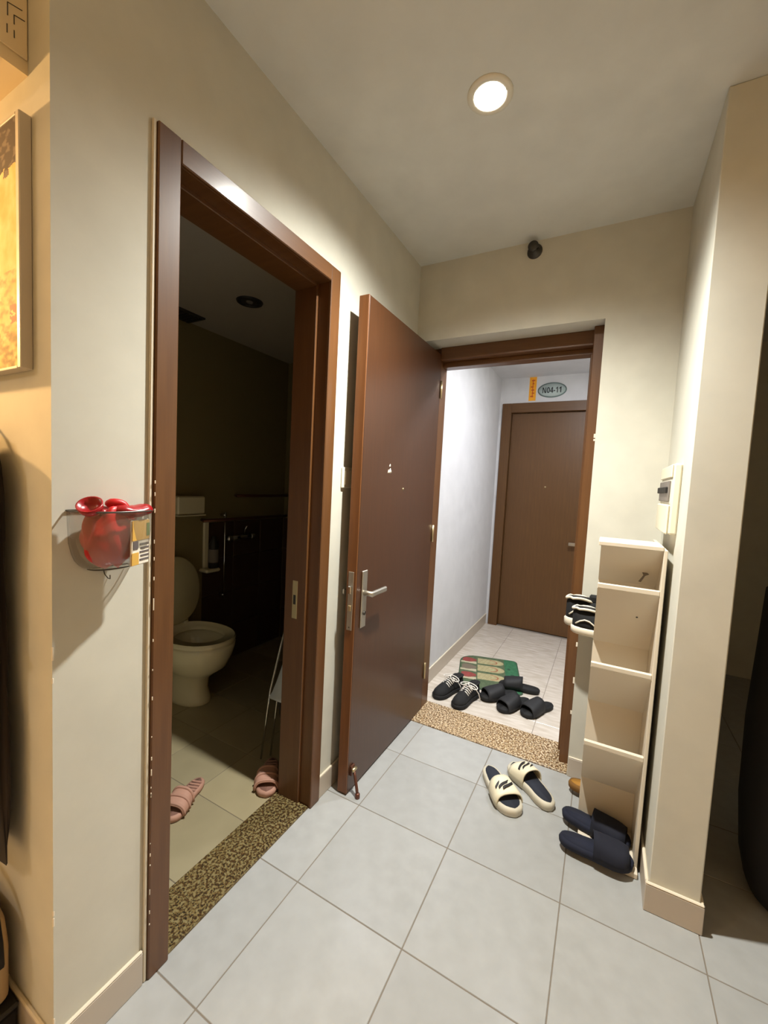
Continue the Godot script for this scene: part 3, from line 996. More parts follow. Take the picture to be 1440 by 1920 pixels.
func bathroom() -> void:
	var f := setting("floor_bathroom", "beige square tiles of the dark bathroom floor", "floor")
	block("grout_bed", Vector3(-1.43, -0.14, -2.45), Vector3(-0.172, -0.0018, -0.283), M["bath_grout"], f)
	for i in 5:
		for j in 8:
			var x1: float = -0.172 - 0.3 * i
			var x0: float = maxf(-1.43, x1 - 0.3)
			var z1: float = -0.283 - 0.3 * j
			var z0: float = maxf(-2.45, z1 - 0.3)
			if x1 - x0 > 0.02 and z1 - z0 > 0.02:
				block("tile", Vector3(x0 + 0.0012, -0.01, z0 + 0.0012), Vector3(x1 - 0.0012, 0.0, z1 - 0.0012), M["bath_tile_%d" % rng.randi_range(0, 1)], f, 0.001)
	var c := setting("ceiling_bathroom", "dim lowered bathroom ceiling", "ceiling")
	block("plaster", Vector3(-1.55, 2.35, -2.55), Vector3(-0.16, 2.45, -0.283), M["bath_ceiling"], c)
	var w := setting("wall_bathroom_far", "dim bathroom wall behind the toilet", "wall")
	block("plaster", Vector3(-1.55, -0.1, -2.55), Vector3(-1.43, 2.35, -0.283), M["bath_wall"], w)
	# dark glazed wainscot tiles in the shower corner
	for i in 3:
		for j in 4:
			block("wall_tile", Vector3(-1.43, 0.001 + 0.262 * j, -1.64 - 0.265 * (i + 1)), Vector3(-1.422, 0.26 + 0.262 * j, -1.643 - 0.265 * i), M["bath_wall_dark"], w, 0.001)
	w = setting("wall_bathroom_end", "dark bathroom wall of the shower corner", "wall")
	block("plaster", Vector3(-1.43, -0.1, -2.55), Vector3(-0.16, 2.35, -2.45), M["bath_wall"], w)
	for i in 5:
		for j in 4:
			block("wall_tile", Vector3(-1.42 + 0.252 * i, 0.001 + 0.262 * j, -2.45), Vector3(-1.171 + 0.252 * i, 0.26 + 0.262 * j, -2.442), M["bath_wall_dark"], w, 0.001)
	w = setting("wall_bathroom_side", "bathroom face of the wall behind the entrance door", "wall")
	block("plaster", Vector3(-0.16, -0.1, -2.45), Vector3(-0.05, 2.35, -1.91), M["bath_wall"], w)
	# ---- toilet (front towards +z locally, turned to face the doorway)
	var t := thing("toilet", "white ceramic toilet with raised lid in the dark bathroom", "toilet", Vector3(-1.115, 0, -1.375), PI / 2)
	var st := begin(true)
	var rings := []
	for q in [[0.0, 0.1, 0.165, -0.075], [0.02, 0.097, 0.16, -0.075], [0.08, 0.083, 0.14, -0.075], [0.15, 0.085, 0.145, -0.07], [0.19, 0.108, 0.175, -0.05], [0.235, 0.148, 0.215, -0.025], [0.31, 0.17, 0.24, -0.01], [0.36, 0.182, 0.25, -0.005], [0.385, 0.184, 0.252, -0.005], [0.392, 0.17, 0.238, -0.005], [0.39, 0.13, 0.18, 0.02], [0.33, 0.115, 0.16, 0.03], [0.25, 0.08, 0.11, 0.02], [0.2, 0.03, 0.05, 0.0]]:
		rings.append(ellipse(Vector3(0, q[0], q[3]), q[1], q[2], 36, 0.92))
	loft(st, rings, true, true)
	part("bowl", st, M["ceramic"], t)
	st = begin(true)
	loft(st, [ellipse(Vector3(0, 0.394, -0.005), 0.188, 0.246, 36, 0.92), ellipse(Vector3(0, 0.41, -0.005), 0.192, 0.25, 36, 0.92), ellipse(Vector3(0, 0.42, -0.005), 0.184, 0.242, 36, 0.92), ellipse(Vector3(0, 0.419, 0.015), 0.128, 0.165, 36, 0.92), ellipse(Vector3(0, 0.396, 0.015), 0.12, 0.156, 36, 0.92)], false, false)
	part("seat", st, M["ceramic"], t)
	st = begin(true)
	var tilt := Transform3D(Basis(Vector3.RIGHT, -1.68), Vector3(0, 0.425, -0.215))
	var lid := []
	for q in [[-0.012, 0.18, 0.208], [-0.006, 0.188, 0.216], [0.006, 0.188, 0.216], [0.014, 0.176, 0.204]]:
		lid.append(tilt * ellipse(Vector3(0, q[0], 0.215), q[1], q[2], 36, 0.9))
	loft(st, lid)
	part("lid", st, M["lid_ceramic"], t)
	block("hinge", Vector3(-0.09, 0.4, -0.235), Vector3(-0.06, 0.435, -0.2), M["ceramic"], t, 0.006)
	block("hinge", Vector3(0.06, 0.4, -0.235), Vector3(0.09, 0.435, -0.2), M["ceramic"], t, 0.006)
	block("cistern", Vector3(-0.14, 0.3, -0.33), Vector3(0.14, 0.74, -0.255), M["ceramic"], t, 0.02)
	# ---- small fittings on the far wall
	var b := thing("wall_box", "small white wall box above the toilet", "wall box", Vector3(-1.43, 1.18, -1.49))
	block("body", Vector3(0.0, -0.058, -0.1), Vector3(0.09, 0.058, 0.1), M["ceramic"], b, 0.008)
	block("lower_lip", Vector3(0.0, -0.07, -0.1), Vector3(0.1, -0.06, 0.1), M["ceramic"], b, 0.003)
	var d := thing("bottle_dispenser", "white wall bracket holding a dark bottle beside the toilet", "dispenser", Vector3(-1.43, 0.86, -1.66))
	block("bracket", Vector3(0.0, -0.14, -0.02), Vector3(0.02, 0.2, 0.02), M["ceramic"], d, 0.005)
	block("tray", Vector3(0.0, -0.15, -0.07), Vector3(0.09, -0.125, 0.05), M["ceramic"], d, 0.01)
	st = begin(true)
	lathe(st, [Vector2(0.0, 0.0), Vector2(0.032, 0.0), Vector2(0.034, 0.16), Vector2(0.02, 0.19), Vector2(0.014, 0.22), Vector2(0.0, 0.22)], Transform3D(Basis.IDENTITY, Vector3(0.05, -0.125, -0.035)), 20)
	var bt := part("bottle", st, M["dark_grey"], d)
	st = begin(true)
	lathe(st, [Vector2(0.0335, 0.04), Vector2(0.0345, 0.042), Vector2(0.0352, 0.13), Vector2(0.0345, 0.132)], Transform3D(Basis.IDENTITY, Vector3(0.05, -0.125, -0.035)), 20)
	part("bottle_label", st, M["grey_cloth"], bt)
	for q in [["low dark towel rail along the shower corner wall", 1.07, -1.60, -2.42], ["upper dark towel rail in the shower corner", 1.24, -1.88, -2.42]]:
		var r := thing("towel_rail", q[0], "towel rail", Vector3(-1.422, q[1], 0))
		st = begin(true)
		tube(st, [Vector3(0.05, 0, q[2]), Vector3(0.05, 0, q[3])], 0.011, 8)
		part("bar", st, M["bronze"], r)
		for z in [q[2] - 0.03, q[3] + 0.03]:
			st = begin(true)
			tube(st, [Vector3(-0.008 if z > -1.64 else 0.0, 0, z), Vector3(0.05, 0, z)], 0.009, 8)
			part("post", st, M["bronze"], r)
	var sh := thing("shower_mixer", "chrome shower mixer tap on the dark tiled wall", "tap", Vector3(-1.422, 0.93, -1.93))
	st = begin(true)
	tube(st, [Vector3(0.05, 0, 0.09), Vector3(0.05, 0, -0.09)], 0.02, 12)
	part("body", st, M["chrome"], sh)
	for z in [0.09, -0.09]:
		st = begin(true)
		tube(st, [Vector3(0.0, 0, z * 0.7), Vector3(0.05, 0, z * 0.7)], 0.014, 10)
		part("inlet", st, M["chrome"], sh)
		st = begin(true)
		tube(st, [Vector3(0.05, 0, z), Vector3(0.05, 0, z * 1.4)], 0.024, 12)
		part("knob", st, M["chrome"], sh)
	st = begin(true)
	tube(st, [Vector3(0.05, 0.02, -0.03), Vector3(0.06, 0.06, -0.03), Vector3(0.08, 0.085, -0.03)], 0.006, 8)
	part("lever", st, M["chrome"], sh)
	var sr := thing("shower_rail", "thin chrome shower hose rail beside the dispenser", "shower rail", Vector3(-1.422, 0, -1.79))
	st = begin(true)
	tube(st, [Vector3(0.04, 0.5, 0), Vector3(0.04, 1.12, 0)], 0.008, 8)
	part("rail", st, M["chrome"], sr)
	for y in [0.52, 1.1]:
		st = begin(true)
		tube(st, [Vector3(0.0, y, 0), Vector3(0.045, y, 0)], 0.01, 8)
		part("mount", st, M["chrome"], sr)
	# ---- unlit downlight and vent in the bathroom ceiling
	var dl := thing("bathroom_downlight", "unlit round dark downlight in the bathroom ceiling", "ceiling light", Vector3(-0.81, 2.35, -1.43))
	st = begin(true)
	lathe(st, [Vector2(0.052, -0.001), Vector2(0.054, -0.008), Vector2(0.068, -0.008), Vector2(0.072, -0.001)])
	part("trim_ring", st, M["dark_grey"], dl)
	st = begin(true)
	lathe(st, [Vector2(0.0, -0.003), Vector2(0.03, -0.003), Vector2(0.053, -0.0015)])
	part("reflector", st, M["iron"], dl)
	st = begin(true)
	lathe(st, [Vector2(0.0, -0.012), Vector2(0.014, -0.011), Vector2(0.02, -0.003)])
	part("bulb", st, M["grey_cloth"], dl)
	var v := thing("ceiling_vent", "dark square vent grille at the bathroom ceiling edge", "vent", Vector3(-1.34, 2.35, -1.40))
	block("frame", Vector3(-0.08, -0.012, -0.1), Vector3(0.08, 0.0, 0.1), M["iron"], v, 0.003)
	for k in 6:
		block("slat", Vector3(-0.065, -0.018, -0.085 + 0.03 * k), Vector3(0.065, -0.012, -0.069 + 0.03 * k), M["dark_grey"], v, 0.001)
	# ---- folded clothes rack leaning just inside the doorway
	var fr := thing("folding_chair", "folded chair with pale panel and thin metal legs behind the bathroom jamb", "folding chair", Vector3(-0.365, 0, -1.262))
	for q in [[0.0, 0.0, 0.075, 0.025], [0.02, 0.0, 0.03, -0.012]]:
		st = begin(true)
		tube(st, [Vector3(-0.02 + q[0], 0.004, q[2]), Vector3(-0.02 + q[0], 0.33, q[3]), Vector3(-0.015 + q[0], 0.7, q[3] - 0.11)], 0.005, 8)
		part("leg", st, M["chrome"], fr)
		st = begin(true)
		tube(st, [Vector3(0.12 + q[0], 0.004, q[2] - 0.03), Vector3(0.12 + q[0], 0.33, q[3] - 0.03), Vector3(0.125 + q[0], 0.7, q[3] - 0.14)], 0.005, 8)
		part("leg", st, M["chrome"], fr)
	st = begin(true)
	var pr := []
	for q in [[0.315, 0.04, 0.012], [0.322, 0.03, 0.02], [0.34, 0.005, 0.024], [0.38, -0.02, 0.022], [0.44, -0.05, 0.02], [0.52, -0.09, 0.02], [0.62, -0.125, 0.02], [0.72, -0.15, 0.016]]:
		var r := PackedVector3Array()
		for e in [[0.0, 1.0], [0.006, -1.0], [0.16, -1.0], [0.154, 1.0]]:
			r.append(Vector3(-0.002 + e[0], q[0] - 0.0072 * e[1], q[1] + q[2] * e[1]))
		pr.append(r)
	loft(st, pr)
	part("panel", st, M["blue_white"], fr)
	st = begin(true)
	tube(st, [Vector3(0.0, 0.33, -0.01), Vector3(0.0, 0.22, -0.03), Vector3(0.01, 0.08, -0.06)], 0.01, 8)
	part("brace", st, M["iron"], fr)
	var pk := {"L": 0.235, "W": 0.094, "H": 0.026, "sole": "pink_foam", "bed": "pink_groove", "strap": "pink_foam", "ridged": true, "t0": 0.5, "t1": 0.86, "h0": 0.052, "h1": 0.034}
	make_slide("slipper", "pink ribbed slipper with open toe beside the granite bathroom threshold corner", "pink bathroom slippers", Vector3(-0.255, 0.0, -1.11), atan2(-0.6, -0.8) , pk)
	make_slide("slipper", "pink ribbed slipper half hidden behind the near bathroom jamb", "pink bathroom slippers", Vector3(-0.455, 0.0, -0.825), atan2(-0.35, -0.94), pk)

func wall_fittings() -> void:
	# light switch behind the open door
	var s := thing("light_switch", "white light switch plate partly behind the open door", "light switch", Vector3(0, 1.40, -1.255))
	block("plate", Vector3(0, -0.045, -0.045), Vector3(0.009, 0.045, 0.045), M["white_plastic"], s, 0.003)
	block("rocker", Vector3(0.009, -0.03, -0.028), Vector3(0.013, 0.03, 0.028), M["box_plastic"], s, 0.002)
	# sprinkler on the wall above the entrance
	var p := thing("sprinkler", "dark metal fire sprinkler head high above the entrance", "sprinkler", Vector3(0.607, 2.552, -1.906))
	var st := begin(true)
	var out := Transform3D(Basis(Vector3.RIGHT, PI / 2), Vector3.ZERO)
	lathe(st, [Vector2(0.0, 0.0), Vector2(0.036, 0.0), Vector2(0.034, 0.006), Vector2(0.02, 0.01), Vector2(0.018, 0.02), Vector2(0.0, 0.02)], out)
	part("escutcheon", st, M["iron"], p)
	st = begin(true)
	lathe(st, [Vector2(0.0, 0.02), Vector2(0.011, 0.02), Vector2(0.009, 0.035), Vector2(0.006, 0.05), Vector2(0.0, 0.05)], out)
	part("body", st, M["nickel"], p)
	for a in 2:
		st = begin(true)
		var pts := []
		for k in 7:
			var f := k / 6.0
			pts.append(Vector3((0.014 + 0.012 * sin(PI * f)) * (1 if a else -1) * (1.0 - 0.7 * f * f), 0, 0.02 + 0.03 * f))
		tube(st, pts, 0.004, 6)
		part("yoke", st, M["iron"], p)
	st = begin(true)
	lathe(st, [Vector2(0.0, 0.05), Vector2(0.024, 0.05), Vector2(0.024, 0.053), Vector2(0.0, 0.055)], out)
	part("deflector", st, M["iron"], p)
	# consumer unit on the right wall, facing the hall
	var u := thing("breaker_box", "cream electrical breaker box above the shoe rack", "breaker box", Vector3(1.232, 1.255, -1.64))
	block("body", Vector3(-0.026, 0.0, -0.16), Vector3(0.0, 0.25, 0.16), M["box_plastic"], u, 0.006)
	block("lower_cover", Vector3(-0.036, 0.0, -0.157), Vector3(-0.026, 0.105, 0.157), M["box_plastic"], u, 0.005)
	block("top_cover", Vector3(-0.032, 0.2, -0.157), Vector3(-0.026, 0.246, 0.157), M["box_plastic"], u, 0.005)
	var win := block("breaker_window", Vector3(-0.0272, 0.108, -0.15), Vector3(-0.026, 0.197, 0.15), M["white_plastic"], u)
	for k in 8:
		var br := block("breaker", Vector3(-0.034, 0.115, -0.14 + 0.034 * k), Vector3(-0.0272, 0.19, -0.11 + 0.034 * k), M["grey_cloth"], win, 0.002)
		br.set_meta("label", "grey breaker")
		block("breaker_toggle", Vector3(-0.042, 0.145, -0.131 + 0.034 * k), Vector3(-0.034, 0.168, -0.119 + 0.034 * k), M["dark_grey"], win, 0.002)
	# clear pocket on the left wall with red things inside
	var cz := -0.272
	var pk := thing("wall_pocket", "clear plastic wall pocket holding red plastic bags beside the bathroom frame", "holder", Vector3(0.0, 1.155, cz))
	st = begin(true)
	var rings := []
	for q in [[0.0, 0.02, 0.028], [0.002, 0.033, 0.041], [0.007, 0.045, 0.052], [0.015, 0.055, 0.061], [0.026, 0.063, 0.069], [0.042, 0.07, 0.075], [0.065, 0.075, 0.08], [0.1, 0.079, 0.082], [0.136, 0.08, 0.083]]:
		rings.append(half(q[0], q[1], q[2], 0.001))
	loft(st, rings, true, false)
	part("bowl", st, M["clear_plastic"], pk)
	for q in [[0.136, 0.0812, 0.0842, 0.0022], [0.003, 0.035, 0.043, 0.0016]]:
		st = begin(true)
		var ring := half(q[0], q[1], q[2], 0.003)
		var pts := []
		for v in ring:
			pts.append(v)
		pts.append(ring[0])
		tube(st, pts, q[3], 6)
		part("rim", st, M["pocket_rim"], pk)
	st = begin(true)
	tube(st, [Vector3(0.002, 0.0, 0.01), Vector3(0.012, -0.012, 0.012), Vector3(0.014, -0.022, 0.006), Vector3(0.008, -0.026, -0.002), Vector3(0.004, -0.018, -0.004)], 0.0012, 6)
	part("hook", st, M["pocket_rim"], pk)
	var bag_keys := []
	for k in 19:
		var f := k / 18.0
		var girth := sqrt(maxf(0.03, 1.0 - pow(absf(1.75 * f - 0.95), 2.6)))
		bag_keys.append([0.012 + 0.13 * f, 0.05 * girth, 0.06 * girth, 0.008 + 0.008 * sin(f * 4.0)])
	var rb := thing("plastic_bag", "crumpled red plastic bag inside the clear wall pocket", "plastic bag", Vector3(0.0, 1.155, cz))
	st = begin(true)
	rings = []
	for q in bag_keys:
		var r := PackedVector3Array()
		for k in 44:
			var a := TAU * k / 44.0
			var b: float = 1.0 + 0.08 * sin(a * 5.0 + q[0] * 45.0) + 0.05 * sin(a * 9.0 - q[0] * 70.0)
			r.append(Vector3(0.036 + q[1] * 0.62 * b * cos(a), q[0] + 0.006 * sin(a * 4.0), q[3] + q[2] * 0.9 * b * sin(a)))
		rings.append(r)
	loft(st, rings)
	part("bag_body", st, M["red_film"], rb)
	st = begin(true)
	var fold := []
	for k in 13:
		var f := k / 12.0
		fold.append(Vector3(0.036 + 0.03 * f, 0.128 + 0.03 * sin(PI * (0.25 + 0.75 * f)) - 0.012 * f, 0.014 - 0.034 * f + 0.004 * sin(f * 9.0)))
	tube(st, fold, 0.011, 9, 0.6)
	part("bag_fold", st, M["red_film"], rb)
	var rs := thing("red_scoop", "glossy red plastic scoop at the front of the wall pocket", "scoop", Vector3(0.05, 1.288, cz + 0.06))
	st = begin(true)
	var tip := Transform3D(Basis(Vector3(0, 0, 1), -0.5) * Basis(Vector3.RIGHT, 0.5), Vector3(0, 0.012, 0))
	lathe(st, [Vector2(0.0, -0.018), Vector2(0.014, -0.016), Vector2(0.022, -0.004), Vector2(0.025, 0.01), Vector2(0.022, 0.01), Vector2(0.018, 0.0), Vector2(0.0, -0.006)], tip, 24)
	part("cup", st, M["red_plastic"], rs)
	st = begin(true)
	tube(st, [Vector3(0.0, 0.0, -0.018), Vector3(-0.004, 0.004, -0.03), Vector3(-0.006, -0.03, -0.036)], 0.007, 8)
	part("handle", st, M["red_plastic"], rs)
	var rp := thing("red_pouch", "flat dark red pouch lying on top of the wall pocket", "pouch", Vector3(0.046, 1.29, cz - 0.03))
	st = begin(true)
	rings = []
	for k in 9:
		var f := k / 8.0
		var wd := 0.03 * sqrt(maxf(0.02, 1.0 - pow(2.0 * f - 1.0, 4.0)))
		rings.append(Transform3D(Basis(Vector3.RIGHT, PI / 2), Vector3(0, 0.003 * sin(f * 9.0), 0.05 - 0.095 * f)) * ellipse(Vector3.ZERO, wd, 0.015 * wd / 0.03, 16))
	loft(st, rings)
	part("pouch_body", st, M["red_plastic"], rp)
	var pc := thing("snack_packet", "yellow and white printed packet in the wall pocket", "packet", Vector3(0.066, 1.166, cz - 0.036), 0.42)
	block("packet_body", Vector3(-0.004, 0.0, -0.03), Vector3(0.002, 0.105, 0.03), M["packet_white"], pc, 0.002)
	block("yellow_panel", Vector3(0.002, 0.058, -0.029), Vector3(0.0032, 0.104, 0.029), M["packet_yellow"], pc)
	block("yellow_panel", Vector3(0.002, 0.002, 0.008), Vector3(0.0032, 0.03, 0.031), M["packet_yellow"], pc)
	block("green_leaf_print", Vector3(0.0032, 0.066, -0.0285), Vector3(0.0042, 0.096, -0.018), M["leaf_green"], pc)
	for k in 5:
		block("print_line", Vector3(0.002, 0.01 + 0.009 * k, -0.028), Vector3(0.0032, 0.014 + 0.009 * k, 0.004 - 0.003 * (k % 2)), M["print_ink"], pc)
	block("print_block", Vector3(0.002, 0.038, 0.01), Vector3(0.0034, 0.056, 0.026), M["print_ink"], pc)

# half-ellipse outline against the wall plane x = back, bulging towards +x
func half(y: float, depth: float, hw: float, back: float) -> PackedVector3Array:
	var r := PackedVector3Array()
	for k in 33:
		var a := PI * k / 32.0
		r.append(Vector3(back + depth * pow(sin(a), 0.75), y, hw * signf(cos(a)) * pow(absf(cos(a)), 0.75)))
	return r

func shoe_rack() -> void:
	var t := thing("shoe_rack", "tall narrow white shoe rack with slanted tiers against the wall", "shoe rack")
	var x0 := 1.004
	var x1 := 1.212
	var zf := -1.47
	var zb := -1.635
	block("side_panel", Vector3(x1 - 0.012, 0.0, zb - 0.24), Vector3(x1, 1.2, zf), M["rack_white"], t, 0.002)
	block("back_panel", Vector3(x0, 0.02, zb - 0.012), Vector3(x1 - 0.012, 1.2, zb), M["rack_white"], t, 0.001)
	block("top_board", Vector3(x0 - 0.008, 1.195, zb - 0.01), Vector3(x1 - 0.012, 1.211, zf), M["rack_white"], t, 0.002)
	block("base_board", Vector3(x0 + 0.006, 0.001, zb - 0.24), Vector3(x1, 0.02, -1.437), M["rack_white"], t, 0.002)
	for q in [[1.2, 0.15], [1.035, 0.24], [0.73, 0.19], [0.42, 0.22]]:
		var y: float = q[0]
		var st := begin()
		prism(st, PackedVector2Array([Vector2(zf, y), Vector2(zf - 0.014, y), Vector2(zb, y - q[1] + 0.004), Vector2(zb, y - q[1] - 0.012)]), x1 - 0.012 - x0, Transform3D(Basis(Vector3(0, 0, 1), Vector3(0, 1, 0), Vector3(1, 0, 0)), Vector3(x0, 0, 0)))
		part("slanted_tier", st, M["rack_white"], t)
		if y < 1.1:
			block("lip", Vector3(x0, y, zf - 0.016), Vector3(x1 - 0.012, y + 0.018, zf), M["rack_white"], t, 0.002)
	# rear shelves reaching towards the doorway
	for y in [0.42, 0.765]:
		block("rear_shelf", Vector3(x0, y, zb - 0.24), Vector3(x1 - 0.012, y + 0.014, zb - 0.012), M["rack_white"], t, 0.002)
	block("screw_mark", Vector3(1.139, 0.928, -1.5445), Vector3(1.146, 0.935, -1.536), M["dark_grey"], t, 0.002)
	# torn sticker left on the second tier
	var st2 := begin()
	prism(st2, PackedVector2Array([Vector2(0.0, 0.0), Vector2(0.016, 0.03), Vector2(0.012, 0.042), Vector2(0.02, 0.05), Vector2(0.034, 0.036), Vector2(0.022, 0.028), Vector2(0.008, -0.002)]), 0.002, Transform3D(Basis(Vector3.RIGHT, -0.74), Vector3(1.137, 1.065, -1.548)))
	part("torn_sticker", st2, M["grey_cloth"], t)

func shoes() -> void:
	var ws := {"L": 0.285, "W": 0.118, "H": 0.038, "sole": "white_rubber", "bed": "slate_bed", "strap": "cream_strap", "stripes": true, "t0": 0.5, "t1": 0.82, "h0": 0.066, "h1": 0.046}
	ws["stripe_a"] = 0.85
	make_slide("slide_sandal", "white slide sandal with three dark stripes pointing toward the viewer", "white striped slides", Vector3(0.686, 0.0, -1.60), atan2(-0.62, -0.78), ws)
	var ws2 := ws.duplicate()
	ws2["stripe_a"] = 1.0
	make_slide("slide_sandal", "white striped slide sandal with its toe pointing to the entrance", "white striped slides", Vector3(0.80, 0.0, -1.705), atan2(0.72, 0.69), ws2)
	var nv := {"L": 0.252, "W": 0.105, "H": 0.03, "sole": "navy_foam", "bed": "navy_foam", "strap": "navy_strap", "t0": 0.46, "t1": 0.93, "h0": 0.062, "h1": 0.04}
	make_slide("slide_sandal", "dark navy slide farther under the shoe rack", "navy slides", Vector3(1.07, 0.0215, -1.575), atan2(-1.0, -0.16), nv)
	make_slide("slide_sandal", "dark navy slide nearest the viewer on the rack base", "navy slides", Vector3(1.073, 0.0215, -1.452), atan2(-1.0, 0.06), nv)
	var mu := {"L": 0.24, "W": 0.098, "H": 0.032, "sole": "mustard_dark", "bed": "mustard", "strap": "mustard", "t0": 0.5, "t1": 0.95, "h0": 0.06, "h1": 0.04}
	make_slide("slipper", "mustard yellow slipper peeking out beside the shoe rack", "", Vector3(1.075, 0.021, -1.80), atan2(-1.0, 0.05), mu)
	# sneakers on the rear shelf, heels outwards
	var near := make_sneaker("sneaker", "black and white sneaker on the rack, the lower nearer one", "sneakers on the rack", Vector3(1.055, 0.7795, -1.705), atan2(-1.0, 0.0), false, "shoe_white")
	var far := make_sneaker("sneaker", "black and white sneaker on the rack, the upper rear one", "sneakers on the rack", Vector3(1.02, 0.78, -1.81), atan2(-1.0, 0.05), false, "shoe_white")
	far.position.y = 0.7795
	far.scale.y = 1.35
	near.scale.y = 1.15
	# corridor shoes
	make_sneaker("lace_shoe", "black lace-up shoe with white laces farthest left in the corridor", "lace-up shoes in the corridor", Vector3(0.176, 0.0, -2.34), atan2(0.35, -0.9), true, "shoe_black")
	make_sneaker("lace_shoe", "black lace-up shoe with white laces next to the black slides", "lace-up shoes in the corridor", Vector3(0.312, 0.0, -2.30), atan2(0.25, -0.95), true, "shoe_black")
	var bk := {"L": 0.27, "W": 0.104, "H": 0.03, "sole": "black_foam", "bed": "black_foam", "strap": "black_strap", "t0": 0.42, "t1": 0.88, "h0": 0.068, "h1": 0.046}
	make_slide("slide_sandal", "black corridor slide in the middle touching the green doormat", "black slides in the corridor", Vector3(0.482, 0.0058, -2.46), atan2(0.208, -0.197), bk)
	make_slide("slide_sandal", "black corridor slide overlapping the doormat with its heel to the right", "black slides in the corridor", Vector3(0.575, 0.0058, -2.655), atan2(0.249, -0.038), bk)
	make_slide("slide_sandal", "black corridor slide left of the one nearest the threshold", "black slides in the corridor", Vector3(0.59, 0.0, -2.405), atan2(0.145, -0.248), bk)
	make_slide("slide_sandal", "black corridor slide nearest the granite threshold", "black slides in the corridor", Vector3(0.73, 0.0, -2.43), atan2(0.135, -0.234), bk)
	# doormat
	var m := thing("doormat", "green printed doormat on the corridor floor", "doormat", Vector3(0.331, 0.0, -2.80), 0.263)
	var poly := PackedVector2Array()
	var hx := 0.222
	var hz := 0.285
	for q in [[1, 1, 0.04], [-1, 1, 0.13], [-1, -1, 0.13], [1, -1, 0.04]]:
		for k in 7:
			var a := PI / 2 * k / 6.0
			var r: float = q[2]
			var base := Vector2(q[0] * (hx - r), q[1] * (hz - r))
			var d: Vector2
			match [q[0], q[1]]:
				[1, 1]: d = Vector2(cos(a), sin(a))
				[-1, 1]: d = Vector2(-sin(a), cos(a))
				[-1, -1]: d = Vector2(-cos(a), -sin(a))
				_: d = Vector2(sin(a), -cos(a))
			poly.append(base + d * r)
	var st := begin()
	prism(st, poly, 0.005, Transform3D(Basis(Vector3(1, 0, 0), Vector3(0, 0, 1), Vector3(0, 1, 0)), Vector3.ZERO))
	part("backing", st, M["mat_edge"], m)
	st = begin()
	var inner := PackedVector2Array()
	for p in poly:
		inner.append(p * 0.965)
	var idx := Geometry2D.triangulate_polygon(inner)
	for i in idx.size():
		var p := inner[idx[i]]
		st.set_uv(Vector2(p.x / (2.0 * hx) + 0.5, p.y / (2.0 * hz) + 0.5))
		st.add_vertex(Vector3(p.x, 0.0056, p.y))
	part("printed_face", st, M["mat_print"], m)

